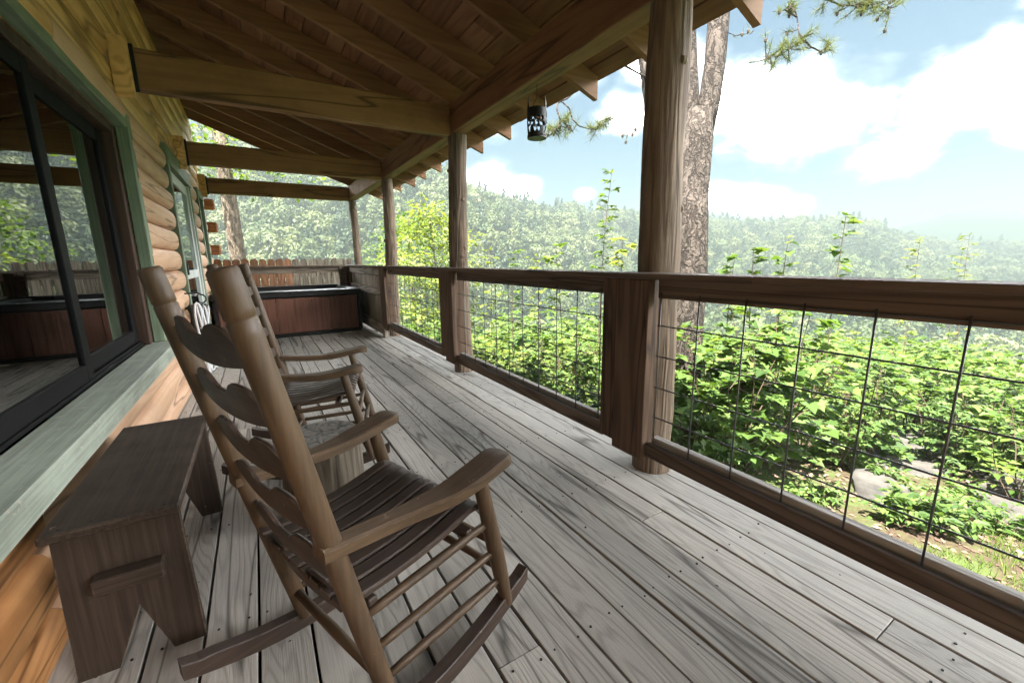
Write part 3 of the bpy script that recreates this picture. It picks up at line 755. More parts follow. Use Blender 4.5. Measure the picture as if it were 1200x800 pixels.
# ---- lantern hung from the eave beam
LX, LY = 1.70, 2.46
lan = thing('hanging_lantern', 'black pierced metal lantern with two pointed ears hanging from the eave beam', 'lantern', (LX, LY, 1.9))
nt_, nz_ = 96, 64; zb_, zt_ = 1.888, 2.11; vs = []; fs = []
face = math.atan2(-LY, -LX)
prof = lambda t: .060+.006*math.sin(t*math.pi)-.010*max(0, t-.6)+(.004 if t < .06 else 0)
def ear(a): return max(0, 1-abs(((a-face+math.pi) % math.pi)-math.pi/2)/.42)
for i in range(nz_+1):
    t = i/nz_
    for k in range(nt_):
        a = 2*math.pi*k/nt_
        top = zt_-.045+.085*ear(a)
        vs.append((LX+prof(t)*math.cos(a), LY+prof(t)*math.sin(a), zb_+(top-zb_)*t))
def hole(u, w):
    """u: arc position, w: height on the shell; hearts, ovals and diamonds cut through"""
    for hu, hw, s_ in ((-.19, .23, .17), (.19, .23, .17), (.9, .23, .17), (-.9, .23, .17), (1.6, .23, .17), (-1.6, .23, .17), (2.4, .23, .17), (-2.4, .23, .17)):
        X_, Y_ = (u-hu)/s_*1.25, (w-hw)/(s_*.62)*1.15
        Yh = Y_+.15
        if (X_*X_+Yh*Yh-1)**3-1.6*X_*X_*Yh**3 < 0 and abs(X_) < 1.3: return True
    for hu, hw, a_, b_ in ((-.52, .44, .15, .06), (-.05, .44, .17, .075), (.46, .43, .19, .10), (-.42, .61, .15, .06), (.08, .62, .18, .065), (.50, .60, .12, .05), (-.15, .535, .08, .03),
                           (1.1, .45, .15, .08), (-1.0, .45, .15, .08), (1.8, .45, .15, .08), (-1.7, .45, .15, .08), (2.6, .45, .15, .08), (-2.5, .45, .15, .08)):
        if ((u-hu)/a_)**2+((w-hw)/b_)**2 < 1: return True
    return False
for i in range(nz_):
    for k in range(nt_):
        u = ((2*math.pi*(k+.5)/nt_-face+math.pi) % (2*math.pi))-math.pi
        w0 = (i+.5)/nz_; ub = (math.pi-u+math.pi) % (2*math.pi)-math.pi
        if not (hole(u, w0) or hole(ub, w0-.15)):
            fs.append([i*nt_+k, i*nt_+(k+1) % nt_, (i+1)*nt_+(k+1) % nt_, (i+1)*nt_+k])
mb = MB(); mb.add(vs, fs); sh_o = mb.obj('lantern_shell', MT['iron'], lan, True)
so_ = sh_o.modifiers.new('solid', 'SOLIDIFY'); so_.thickness = .003
MB().tube([(LX, LY, 1.880), (LX, LY, 1.89)], .064, 32).obj('lantern_base', MT['iron'], lan)
MB().tube([(LX, LY+.05, 2.06), (LX, LY+.045, 2.10), (LX, LY, 2.13), (LX, LY-.045, 2.10), (LX, LY-.05, 2.06)], .002, 6).obj('bail', MT['iron'], lan, True)
MB().tube([(LX, LY, 2.13), (LX, LY, 2.212)], .002, 6).obj('hanging_wire', MT['iron'], lan)

# ================================================================== ROCKING CHAIRS
def make_chair(label):
    t = thing('rocking_chair', label, 'rocking chair', (0, 0, 0), 'brown ladder-back rocking chairs')
    K = MT
    wb, wf = .219, .242                     # local axes: x forward, y left
    bt, bb, zt0, zb0 = -.325, -.107, 1.092, .05
    post = lambda z: bb+(bt-bb)*(z-.07)/(1.092-.07)
    for s in (1, -1):
        zs = [.05, .10, .3, .5, .7, .88, .985, 1.0098, 1.0120, 1.0150, 1.0172, 1.03, 1.065, 1.087, 1.092]
        rr = [.018, .021, .0225, .0233, .0233, .0233, .0233, .0231, .0212, .0212, .0231, .0233, .0232, .0226, .0190]
        MB().tube([(post(z), s*wb, z) for z in zs], rr, 20).obj('back_post', K['chair_z'], t, True, 50)
        # front leg, gently turned
        zs = [.06, .10, .16, .25, .33, .42, .50, .545]; rr = [.017, .0195, .022, .0235, .0235, .0215, .0205, .019]
        fx = lambda z: .293+(.192-.293)*(z-.084)/(.53-.084)
        MB().tube([(fx(z), s*wf, z) for z in zs], rr, 18).obj('front_leg', K['chair_z'], t, True, 50)
        # rocker: arc resting on the floor
        mb = MB(); n = 22; rows = []
        for i in range(n+1):
            f = -.40+.79*i/n; zc = (f*f)/(2*.95)
            h = .052 if 1 < i < n-1 else .046
            for (dy, dz) in ((-.019, .003), (-.0165, 0), (.0165, 0), (.019, .003), (.019, h-.003), (.0165, h), (-.0165, h), (-.019, h-.003)):
                rows.append((f, s*(wf*.5+wb*.5+.006)+dy, zc+dz))
        fs = [[i*8+k, i*8+(k+1) % 8, (i+1)*8+(k+1) % 8, (i+1)*8+k] for i in range(n) for k in range(8)]
        fs = [f[::-1] for f in fs] + [list(range(8)), [n*8+k for k in range(8)][::-1]]
        mb.add(rows, fs); mb.obj('rocker', K['chairseat_x'], t)
        # arm: S-curved plank, wider and rounded at the front
        mb = MB(); n = 30; rows = []
        for i in range(n+1):
            u = i/n; f = -.235+.52*u
            w = .024+.022*(1/(1+math.exp(-(u-.55)*11))) if u < .93 else (.046*math.sqrt(max(.10, 1-((u-.93)/.07)**2*.75)))
            yc = s*(.222+.030*(1/(1+math.exp(-(u-.5)*9))))
            z = .548-.020*math.sin(u*math.pi)+.018*max(0, u-.6)/.4 - (.012*((u-.9)/.1)**2 if u > .9 else 0)
            th = .030
            for dy, dz in ((-w, .004), (-w+.004, 0), (w-.004, 0), (w, .004), (w, th-.005), (w-.006, th), (-w+.006, th), (-w, th-.005)):
                rows.append((f, yc+dy, z-.012+dz))
        fs = [[i*8+k, i*8+(k+1) % 8, (i+1)*8+(k+1) % 8, (i+1)*8+k][::-1] for i in range(n) for k in range(8)]
        fs += [list(range(8)), [n*8+k for k in range(8)][::-1]]
        mb.add(rows, fs); mb.obj('armrest', K['chair_x'], t, True, 35)
        # three side rungs
        for zf, zr, r in ((.375, .345, .0125), (.27, .246, .012), (.165, .15, .012)):
            p0 = Vector((post(zr), s*wb, zr)); p1 = Vector((fx(zf), s*wf, zf))
            MB().tube([p0, p0.lerp(p1, .15), p0.lerp(p1, .5), p0.lerp(p1, .85), p1], [r*.75, r*.9, r, r*.9, r*.75], 10).obj('side_rung', K['chair_x'], t, True)
    for z, r in ((.30, .013), (.20, .013)):
        MB().tube([(fx(z), -wf, z), (fx(z), 0, z), (fx(z), wf, z)], [r*.8, r, r*.8], 10).obj('front_rung', K['chair_y'], t, True)
    MB().tube([(post(.15), -wb, .15), (post(.15), 0, .15), (post(.15), wb, .15)], [.011, .014, .011], 10).obj('rear_rung', K['chair_y'], t, True)
    # ladder slats: scalloped top edge, bowed back
    for z in (.987, .872, .755, .634, .510, .405):
        mb = MB(); n = 44; half = wb-.012; rows = []
        for i in range(n+1):
            y = -half+2*half*i/n; q = abs(y)/half
            top = .028*math.exp(-((q-.48)/.27)**4)-.008
            bot = -.066+.020*q**2
            bow = -.012*(1-q*q)
            zm = z-.012; f = post(z)+bow
            fb_ = f+.26*.0
            tp, bp_ = zm+top, zm+bot
            lean = (bt-bb)/(1.022)
            for ff, zz in ((f-.005+lean*(bp_-z), bp_), (f+.005+lean*(bp_-z), bp_), (f+.005+lean*(tp-z), tp-.002), (f+.0+lean*(tp-z), tp), (f-.005+lean*(tp-z), tp-.002)):
                rows.append((ff, y, zz))
        fs = [[i*5+k, (i+1)*5+k, (i+1)*5+(k+1) % 5, i*5+(k+1) % 5][::-1] for i in range(n) for k in range(5)]
        fs += [list(range(5)), [n*5+k for k in range(5)][::-1]]
        mb.add(rows, fs); mb.obj('back_slat', K['chairseat_y'], t, True, 40)
    # seat: eight contoured slats front to back
    for k in range(9):
        y0 = -.214+k*.0477; y1 = y0+.0405; mb = MB(); n = 16; rows = []
        sc = 1.0
        for i in range(n+1):
            u = i/n; f = -.200+.428*u
            z = .385+.045*u**1.6-.012*math.sin(u*math.pi)-(.028*((u-.88)/.12)**2 if u > .88 else 0)
            e = .004
            for yy, zz in ((y0, .003), (y0+e, 0), (y1-e, 0), (y1, .003), (y1, .013), (y1-e, .017), (y0+e, .017), (y0, .013)):
                rows.append((f, yy*(1+.05*u), z+zz))
        fs = [[i*8+q, i*8+(q+1) % 8, (i+1)*8+(q+1) % 8, (i+1)*8+q][::-1] for i in range(n) for q in range(8)]
        fs += [list(range(8)), [n*8+q for q in range(8)][::-1]]
        mb.add(rows, fs); mb.obj('seat_slat', K['chairseat_x'], t, True, 40)
    for f, z in ((.15, .395), (-.13, .372)):
        MB().box(f-.011, f+.011, -wf if f > 0 else -wb, wf if f > 0 else wb, z-.03, z-.004 if f > 0 else z+.002, .003).obj('seat_rail', K['chairseat_y'], t)
    return t
ch1 = make_chair('large brown wooden rocking chair nearest the bench, in front of the log stump')
ch2 = copytree(ch1)
ch2['label'] = 'brown wooden rocking chair farther off, between the log stump and the hot tub'
def place(o, x, y, az):
    o.location = (x, y, 0.0); o.rotation_euler = (0, 0, R(90-az))
place(ch1, .185, 1.087, 69.7); place(ch2, .20, 2.49, 105)

# ================================================================== BENCH
ben = thing('bench', 'low dark brown plank bench with notched end boards under the window', 'bench', (-.4, 1.8, 0))
X = Matrix.Identity(4)
MB().box(-.536, -.256, 1.375, 2.195, .422, .446, .004).obj('seat', MT['bench_y'], ben)
def endpanel(y, lean):
    mb = MB()
    prof = [(-.530, .0), (-.446, .0), (-.38, .172), (-.326, .0), (-.250, .0), (-.262, .420), (-.519, .420)]
    Xp = Matrix(((1, 0, 0, 0), (0, lean, -1, 0), (0, 1, 0, 0), (0, 0, 0, 1))); Xp.translation = (0, y, 0.001)
    mb.prism(prof, Xp, .024); mb.obj('end_board', MT['bench_z'], ben)
endpanel(1.416, 0.0); endpanel(2.16, 0.0)
MB().box(-.452, -.306, 1.345, 1.391, .262, .306, .004).obj('stretcher_end', MT['bench_x'], ben)
MB().bar((-.405, 1.417, .28), (-.405, 2.134, .28), .12, .034, .003).obj('stretcher', MT['bench_y'], ben)
nl = MB()
for xx, yy in ((-.50, 1.40), (-.44, 1.405), (-.39, 1.398), (-.35, 1.403), (-.29, 1.402), (-.47, 2.17), (-.31, 2.172)):
    nl.tube([(xx, yy, .445), (xx, yy, .4475)], .004, 8)
tag(nl.obj('nail_head', MT['steel'], ben), kind='stuff')

# ================================================================== STUMP
stp = thing('log_stump', 'grey sawn log stump used as a side table between the rocking chairs', 'stump', (.165, 1.90, 0))
rs = random.Random(5); n = 40; rows = []; lev = [(0, .180), (.02, .178), (.10, .170), (.20, .166), (.30, .165), (.345, .165), (.357, .160), (.36, .155)]
ph = [rs.random()*6.28 for _ in range(6)]
rad = lambda a, z: 1+.045*math.sin(2*a+ph[0])+.03*math.sin(3*a+ph[1]+z*2)+.015*math.sin(7*a+ph[2])+.010*math.sin(13*a+ph[3]+z*3)
for z, r in lev:
    for k in range(n):
        a = 2*math.pi*k/n; q = r*rad(a, z); rows.append((.165+q*math.cos(a), 1.90+q*math.sin(a), z))
fs = [[i*n+k, i*n+(k+1) % n, (i+1)*n+(k+1) % n, (i+1)*n+k] for i in range(len(lev)-1) for k in range(n)]
mb = MB(); mb.add(rows, fs); mb.obj('bark_side', MT['stump'], stp, True, 45)
mb = MB(); rows = [(.165, 1.90, .357)]
for ri in range(1, 7):
    for k in range(n):
        a = 2*math.pi*k/n; q = .156*ri/6*rad(a, .36); rows.append((.165+q*math.cos(a), 1.90+q*math.sin(a), .360+(0 if ri == 6 else rs.uniform(-.003, .003))))
fs = [[0, 1+k, 1+(k+1) % n] for k in range(n)] + [[1+(ri-1)*n+k, 1+ri*n+k, 1+ri*n+(k+1) % n, 1+(ri-1)*n+(k+1) % n] for ri in range(1, 6) for k in range(n)]
mb.add(rows, fs); mb.obj('cut_top', MT['stump_top'], stp, True, 60)

# ================================================================== TERRAIN (setting)
AZK = [-180, -60, -30, -10, 0, 10.3, 20.5, 24, 26.9, 31.3, 37, 42.5, 47.8, 55.8, 62, 66, 69.6, 73.1, 76.3, 81.5, 100, 140, 180]
ELK = [6, 9, 11, 12, 12, 12, 10.8, 9.2, 7.6, 6.7, 6.2, 5.4, 4.5, 3.9, 3.2, 3.5, 3.3, 1.9, .7, .3, .8, 3, 6]
RDK = [250, 280, 290, 290, 290, 290, 280, 275, 285, 320, 360, 400, 430, 470, 500, 520, 540, 560, 620, 700, 700, 400, 200]
NR = [0, 2.4, 4, 6, 10, 16, 26, 40, 80]
NZ = [-.9, -.93, -1.0, -1.28, -1.95, -3.1, -5.6, -10.5, -26]
def smooth(t): t = max(0, min(1, t)); return t*t*(3-2*t)
def ground(x, y):
    r = math.hypot(x, y); az = math.degrees(math.atan2(x, y))
    nz = lambda s, o=0: mnoise.noise(Vector((x*s+o, y*s-o, o*.7)))
    zn = float(np.interp(r, NR, NZ)) + .10*nz(.5)*smooth((r-2.2)/2) + .5*nz(.09, 3)*smooth((r-8)/15)
    if r < 30: return zn
    Rr = float(np.interp(az, AZK, RDK)); e = float(np.interp(az, AZK, ELK))
    zr = 1.1+Rr*math.tan(R(e)) - 11 + 5*nz(.012, 9)*1.0
    zv = -30-.01*Rr
    r0 = .33*Rr
    if r <= r0: z = zn if r < 80 else zv
    zlow = float(np.interp(r, [30, 40, 80], [float(np.interp(30, NR, NZ)), -10.5, zv])) if r < 80 else zv
    if r <= Rr: z = zlow+(zr-zlow)*smooth((r-r0)/(Rr-r0)) if r > r0 else zlow
    else: z = zr - (zr-zv)*smooth((r-Rr)/(1.1*Rr))
    return z + 3.5*nz(.02, 5)*smooth((r-60)/60)
rl = [0, 1.2, 2.2] + list(np.geomspace(2.8, 2500, 110)); na = 240
vs = [(0, 0, -.9)]; fs = []
for r in rl[1:]:
    for k in range(na):
        a = 2*math.pi*k/na; x, y = r*math.sin(a), r*math.cos(a)
        vs.append((x, y, ground(x, y)))
fs += [[0, 1+(k+1) % na, 1+k] for k in range(na)]
for i in range(len(rl)-2):
    for k in range(na):
        a, b = 1+i*na+k, 1+i*na+(k+1) % na
        fs.append([a, b, b+na, a+na])
mb = MB(); mb.add(vs, fs); go = mb.obj('ground', MT['ground'], None, True)
tag(go, 'forest floor falling away from the deck into the valley', kind='structure')
# far blue mountain
vs = []; fs = []; n = 120
for i in range(n+1):
    az = 52+70*i/n
    el = float(np.interp(az, [52, 60, 66, 70, 73, 75.7, 78, 81, 86, 95, 108, 122], [.1, .5, 1.2, 1.7, 2.5, 3.3, 3.75, 3.5, 3.1, 3.4, 2.2, .5]))
    el += .16*mnoise.noise(Vector((az*.45, 0, 0)))+.05*mnoise.noise(Vector((az*2.1, 3, 0)))
    for j, (rr_, q) in enumerate(((640, -1), (740, .35), (830, .8), (900, 1), (1040, .4), (1250, -1))):
        p = azel(az, 0, rr_); top = 900*math.tan(R(el))
        z = -40+(top+40)*max(0, q)+(8*mnoise.noise(Vector((p.x*.006, p.y*.006, j)))*(1 if 0 < j < 3 else .1)) if q > 0 else -45
        vs.append((p.x, p.y, z))
fs = [[i*6+j, (i+1)*6+j, (i+1)*6+j+1, i*6+j+1][::-1] for i in range(n) for j in range(5)]
mb = MB(); mb.add(vs, fs)
tag(mb.obj('mountain', MT['leaf_farpine'], None, True), 'faint blue mountain beyond the wooded ridge', kind='structure')

# ================================================================== FOLIAGE BUILDERS
def frame(d, up):
    d = d.normalized(); x = d.cross(up)
    if x.length < 1e-3: x = d.cross(Vector((1, 0, 0)))
    x.normalize(); return d, x, x.cross(d)
MAPLE = [(0, .0), (.10, .16), (.42, .12), (.33, .34), (.52, .52), (.27, .56), (.20, .70), (0, 1.0)]
MAPLE = MAPLE + [(-u, v) for u, v in MAPLE[-2:0:-1]]
OVAL = [(0, 0), (.20, .18), (.27, .45), (.16, .75), (0, 1.0), (-.16, .75), (-.27, .45), (-.20, .18)]
def leaf(mb, p, d, up, s, shape, r, lv=None):
    d, x, u = frame(d, up)
    lv = r.random() if lv is None else lv
    if shape == 'two':
        w = s*.30; a = p+d*s*.5
        mb.add([p, a-x*w+u*s*.05, p+d*s-u*s*.06, a+x*w+u*s*.05], [[0, 3, 2], [0, 2, 1]], 0, lv)
    else:
        pr = MAPLE if shape == 'maple' else OVAL
        vs = [p+d*(v*s)+x*(w*s)+u*(s*(.22*abs(w)-.18*v*v)) for w, v in pr]
        n = len(vs); h = n//2
        mb.add(vs, [list(range(0, h+1)), [0]+list(range(h, n))], 0, lv)
def plant_mesh(seed, H, Rad, nst, ls, shape, mat, twigs=9, lpt=7, spread=.5, leafstart=.2, name='shrub', flat=.35, stemr=.008):
    r = random.Random(seed); st = MB(); fo = MB()
    for s in range(nst):
        a = 2*math.pi*(s+r.random()*.8)/nst
        out = Vector((math.cos(a), math.sin(a), 0)); L = H*(r.uniform(.7, 1.0) if nst > 1 else 1.02)
        base = out*r.uniform(0, .12)*Rad; pts = []
        nseg = 7; p = Vector(base); d = (Vector((0, 0, 1))+out*spread*r.uniform(.3, 1)).normalized()
        for i in range(nseg+1):
            pts.append(p.copy()); p = p+d*(L/nseg)
            jit = .14 if nst > 1 else .03; d = (d+Vector((r.uniform(-jit, jit), r.uniform(-jit, jit), r.uniform(-.03, .10)))).normalized()
        st.tube(pts, [stemr*(1-.75*i/nseg) for i in range(nseg+1)], 5, cap=False)
        for tnum in range(twigs):
            t = leafstart+(1-leafstart)*(tnum+r.random())/twigs
            f = min(t*nseg, nseg-.001); i = int(f); q = pts[i].lerp(pts[i+1], f-i)
            b = r.random()*6.28
            td = (Vector((math.cos(b), math.sin(b), r.uniform(.05, .55)))+out*.3).normalized()
            tl = Rad*r.uniform(.35, .8)*(1.1-(.75 if nst > 1 else .6)*t)
            q2 = q+td*tl+Vector((0, 0, -.10*tl))
            st.tube([q, q.lerp(q2, .5)+Vector((0, 0, .06*tl)), q2], [stemr*.45, stemr*.32, stemr*.15], 3, cap=False)
            for j in range(lpt):
                tt = .25+.75*(j+.5*r.random())/lpt
                pp = q.lerp(q2, tt)+Vector((0, 0, .06*tl*(1-abs(2*tt-1))))
                side = 1 if j % 2 else -1
                dd = (td*.6+Vector((-td.y, td.x, 0))*side*r.uniform(.4, 1)+Vector((0, 0, r.uniform(-.45, .15))))
                up = (Vector((0, 0, 1))+Vector((r.uniform(-1, 1), r.uniform(-1, 1), 0))*flat)
                leaf(fo, pp, dd, up, ls*r.choice((.45, .6, .75, .9, 1.05, 1.25)), shape, r)
        for j in range(3):
            leaf(fo, pts[-1], Vector((r.uniform(-1, 1), r.uniform(-1, 1), r.uniform(.1, .8))), Vector((0, 0, 1)), ls*r.uniform(.5, .9), shape, r)
    return st.mesh(name+'_stem', MT['twig']), fo.mesh(name+'_foliage', MT[mat])
def plant(name, meshes, label, cat, loc, rot, sc, group=None):
    t = thing(name, label, cat, loc, group); t.rotation_euler = (0, 0, rot); t.scale = (sc, sc, sc)
    for nm, me in zip(('stem', 'foliage'), meshes):
        o = bpy.data.objects.new(nm, me); C.objects.link(o); o.parent = t
        if nm == 'foliage': o['kind'] = 'stuff'
    return t
def onground(v, dz=-.03): return (v[0], v[1], ground(v[0], v[1])+dz)

def tree_mesh(seed, H, crown_r, crown_h, ntw, ls, mat, bark, trunk_r, lean=.03, low=.35, clumps=26, shape='two'):
    r = random.Random(seed); st = MB(); fo = MB(); pts = []; p = Vector((0, 0, 0)); n = 9
    d = Vector((r.uniform(-lean, lean), r.uniform(-lean, lean), 1)).normalized()
    for i in range(n+1):
        pts.append(p.copy()); p = p+d*H*.92/n
        d = (d+Vector((r.uniform(-lean, lean), r.uniform(-lean, lean), 0))).normalized()
    st.tube(pts, [trunk_r*(1.25 if i == 0 else 1)*(1-.82*i/n) for i in range(n+1)], 12, wob=.03, seed=seed)
    for c in range(clumps):
        t = low+(1-low)*(c+r.random())/clumps
        f = min(t*n*.98, n-.01); i = int(f); q = pts[i].lerp(pts[i+1], f-i)
        a = c*2.4+r.uniform(-.5, .5)
        prof = math.sin(math.pi*min(1, max(0.08, (t-low)/(1-low)*.86+.12)))**.7
        L = crown_r*prof*r.uniform(.65, 1.1)
        e = q+Vector((math.cos(a)*L, math.sin(a)*L, L*r.uniform(.15, .55)))
        mid = q.lerp(e, .5)+Vector((0, 0, .08*L))
        st.tube([q, mid, e], [trunk_r*.28*(1.1-t), trunk_r*.16*(1.1-t)+.004, .006], 5, cap=False)
        cr = crown_r*.36*r.uniform(.7, 1.2)
        for k in range(ntw):
            v = Vector((r.gauss(0, 1), r.gauss(0, 1), r.gauss(0, .62)))
            v = v.normalized()*cr*(r.random()**.4)
            v.z *= .62
            pp = (e if r.random() < .72 else mid)+v
            dd = v+Vector((r.uniform(-1, 1), r.uniform(-1, 1), r.uniform(-.6, .3)))*cr*.5
            leaf(fo, pp, dd, Vector((r.uniform(-.6, .6), r.uniform(-.6, .6), 1)), ls*r.uniform(.6, 1.25), shape, r)
    return st.mesh('tree_trunk', MT[bark]), fo.mesh('tree_crown', MT[mat])
def tree(name, meshes, label, loc, rot=0, sc=1, group=None):
    t = thing(name, label, 'tree', loc, group); t.rotation_euler = (0, 0, rot); t.scale = (sc, sc, sc)
    for nm, me in zip(('trunk', 'crown'), meshes):
        o = bpy.data.objects.new(nm, me); C.objects.link(o); o.parent = t
        if nm == 'crown': o['kind'] = 'stuff'
    return t

# ================================================================== BIG FORKED PINE
B = at(809, 320, 4.8); GZ = ground(B.x, B.y)
pine = thing('pine_tree', 'big forked pine with plated bark standing just outside the railing', 'tree', (B.x, B.y, GZ))
D0 = 4.8
tr = [Vector((B.x+.01, B.y, GZ-.15)), Vector((B.x+.004, B.y, GZ+.25)), Vector((B.x, B.y, 0)), at(809, 320, D0), at(812, 220, D0), at(816, 165, D0), at(818, 132, D0)]
MB().tube([tr[0], tr[1]]+[tr[2], tr[3]]+tr[4:], [.26, .215, .185, .178, .165, .172, .15], 28, wob=.03, seed=4).obj('trunk', MT['bark'], pine, True)
st = lambda pts, rr, sd: MB().tube(pts, rr, 20, wob=.03, seed=sd).obj('stem', MT['bark'], pine, True)
upv = Vector((0, 0, 1))
e1 = at(842, 20, D0); st([at(822, 165, D0), at(831, 120, D0), at(838, 70, D0), e1, e1+Vector((.12, .05, 1.2)), e1+Vector((.25, .2, 3.0)), e1+Vector((.3, .3, 5.0))], [.10, .115, .112, .115, .11, .08, .03], 5)
e2 = at(808, 40, D0); st([at(812, 170, D0), at(810, 110, D0), e2, e2+Vector((-.05, .1, 1.5)), e2+Vector((-.1, .3, 3.4)), e2+Vector((0, .4, 5.6))], [.10, .085, .072, .07, .06, .02], 6)
e3 = at(757, 60, 5.0); st([at(802, 265, 4.85), at(785, 215, 4.95), at(770, 150, 5.0), e3, e3+Vector((-.3, .25, 1.0)), e3+Vector((-.6, .5, 2.8)), e3+Vector((-.7, .6, 5.0))], [.08, .10, .105, .10, .09, .07, .02], 7)
def needles(fo, p, d, r, n=26, L=.11):
    for _ in range(n):
        v = (d.normalized()*r.uniform(.1, 1.0)+Vector((r.gauss(0, .6), r.gauss(0, .6), r.gauss(0, .6)))).normalized()
        dd, x, u = frame(v, Vector((r.uniform(-1, 1), r.uniform(-1, 1), 1)))
        l = L*r.uniform(.6, 1.15); q = p+d.normalized()*r.uniform(-.04, .04)
        fo.add([q-x*.0017, q+x*.0017, q+dd*l], [[0, 1, 2]], 0, r.random())
def pinebranch(name, arms, twigs, nd, seed, r0=.014, cones=6):
    r = random.Random(seed); br = MB(); fo = MB(); co = MB()
    for a in arms:
        br.tube(a, [r0*(1-.75*i/(len(a)-1)) for i in range(len(a))], 7, cap=False)
    for (ai, t0, t1, cnt, ln) in twigs:
        a = arms[ai]
        for _ in range(cnt):
            t = r.uniform(t0, t1)*(len(a)-1); i = min(int(t), len(a)-2); q = a[i].lerp(a[i+1], t-i)
            d = (Vector((r.gauss(0, 1), r.gauss(0, 1), r.gauss(.1, .7)))).normalized()
            e = q+d*ln*r.uniform(.4, 1.1); br.tube([q, q.lerp(e, .5)+Vector((0, 0, -.01)), e], [.006, .0045, .003], 4, cap=False)
            for s in range(2): needles(fo, q.lerp(e, .6+.4*s), d, r, nd)
            if r.random() < cones/ max(1, cnt*len(twigs)):
                co.tube([e, e+Vector((0, 0, -.015)), e+Vector((0, 0, -.035)), e+Vector((0, 0, -.045))], [.006, .016, .013, .004], 7)
    b = br.obj('branch', MT['bark'], pine, True)
    f = fo.obj('needles', MT['needle'], b); f['kind'] = 'stuff'
    if co.v: c = co.obj('pine_cones', MT['cone'], b); c['kind'] = 'stuff'
Pb = lambda pts, d0=4.4: [at(x, y, d0) for x, y in pts]
root = at(764, 95, 5.0)
pinebranch('a', [[root, at(720, 70, 4.7), at(690, 92, 4.5)]+Pb([(664, 116), (658, 119), (667, 127), (671, 140), (679, 148), (693, 152), (707, 144), (714, 138)]),
                 Pb([(660, 117), (653, 121), (653, 130), (657, 141), (667, 149), (672, 156)]), Pb([(657, 141), (652, 152), (645, 158), (640, 162)])],
           [(0, .78, 1.0, 17, .10), (1, .6, 1.0, 10, .10), (2, .2, 1.0, 12, .10)], 24, 1)
pinebranch('b', [[e1+Vector((.1, .05, .9)), at(880, -40, 4.6), at(915, -30, 4.5)]+Pb([(927, 0), (934, 20), (937, 48), (925, 58), (910, 66), (896, 70)]),
                 Pb([(930, -20), (955, -5), (985, 6), (1010, 8), (1030, 2), (1045, 10)]), Pb([(936, 40), (950, 55), (965, 62), (975, 50)]), Pb([(934, 20), (920, 12), (905, 14)])],
           [(0, .55, 1.0, 14, .12), (1, .1, 1.0, 22, .14), (2, .2, 1.0, 8, .11), (3, .2, 1, 6, .10), (1, .5, 1, 12, .2), (0, .7, 1, 10, .2)], 34, 2, .011, 22)
pinebranch('c', [Pb([(768, 145), (755, 140), (742, 152), (733, 160)], 4.9), Pb([(766, 160), (757, 175), (760, 195), (762, 212)], 4.9)], [(0, .4, 1, 4, .10), (1, .3, 1, 4, .10)], 4, 3, .006, 10)
pinebranch('d', [Pb([(845, 45), (852, 38), (862, 42), (875, 40), (884, 36)], 4.8), Pb([(838, 60), (848, 70), (853, 73)], 4.8)], [(0, .3, 1, 4, .10)], 4, 4, .006, 2)
r = random.Random(12); arms = []; tw = []
for k in range(16):
    b0 = (e1, e2, e3)[k % 3]+Vector((.1, .15, r.uniform(1.6, 4.8))); a = r.random()*6.28
    o_ = Vector((math.cos(a), math.sin(a), .25))*r.uniform(1.0, 2.0)
    arms.append([b0, b0+o_*.5+upv*.1, b0+o_]); tw.append((k, .3, 1.0, 14, .25))
pinebranch('crown', arms, tw, 26, 8, .02, 0)

# ================================================================== NEAR PLANTS
rp = random.Random(21)
mp = [plant_mesh(100+i, 1.55, .80, 9, .125, 'maple', 'leaf_maple', 11, 7, .42, .08, 'maple_shrub', .35, .011) for i in range(3)]
mb_ = [plant_mesh(110+i, (1.25, 1.0, 1.45)[i], .75, (8, 10, 6)[i], (.075, .055, .10)[i], 'oval', 'leaf_bright', (10, 14, 9)[i], 9, .7, .1, 'bright_shrub') for i in range(3)]
my = [plant_mesh(120+i, 1.2, .75, 8, .075, 'oval', 'leaf_yellow', 11, 9, .7, .1, 'yellow_shrub') for i in range(2)]
md = [plant_mesh(130+i, 1.1, .7, 8, .08, 'oval', 'leaf_dark', 11, 9, .6, .05, 'dark_shrub') for i in range(2)]
mlow = [plant_mesh(140+i, .32, .32, 7, .07, 'oval', 'leaf_maple', 5, 6, 1.0, .1, 'low_plant', .4, .004) for i in range(2)]
near = [
 (mp[0], (3.75, 2.15), 1.05, .4, 'bushy maple sapling with broad lobed leaves, pressed against the railing left of the rock'),
 (mp[1], (4.05, 2.75), 1.12, 1.9, 'bushy broad-leaved sapling growing right at the foot of the forked pine'),
 (mp[2], (4.55, 2.25), 1.15, 3.0, 'broad-leaved maple sapling standing behind the bush at the railing, right of the pine'),
 (md[0], (3.35, 2.55), 1.0, 1.0, 'dark green bush in shade between the wide railing board and the pine'),
 (md[1], (3.15, 3.35), .95, .3, 'dark leafy bush just behind the nearest log post'),
 (mb_[0], (5.6, 2.3), 1.05, 2.2, 'bright leafy shrub rising behind the flat rock ledge'),
 (mp[0], (3.9, 4.9), 1.0, 2.5, 'green sapling behind the middle wire panel, with deeper green leaves'),
 (md[0], (3.6, 5.6), 1.0, 4.0, 'deep green shrub low behind the middle wire panel'),
]
for me, (x, y), sc, rot, lab in near:
    plant('shrub', me, lab, 'shrub', onground((x, y)), rot, sc)
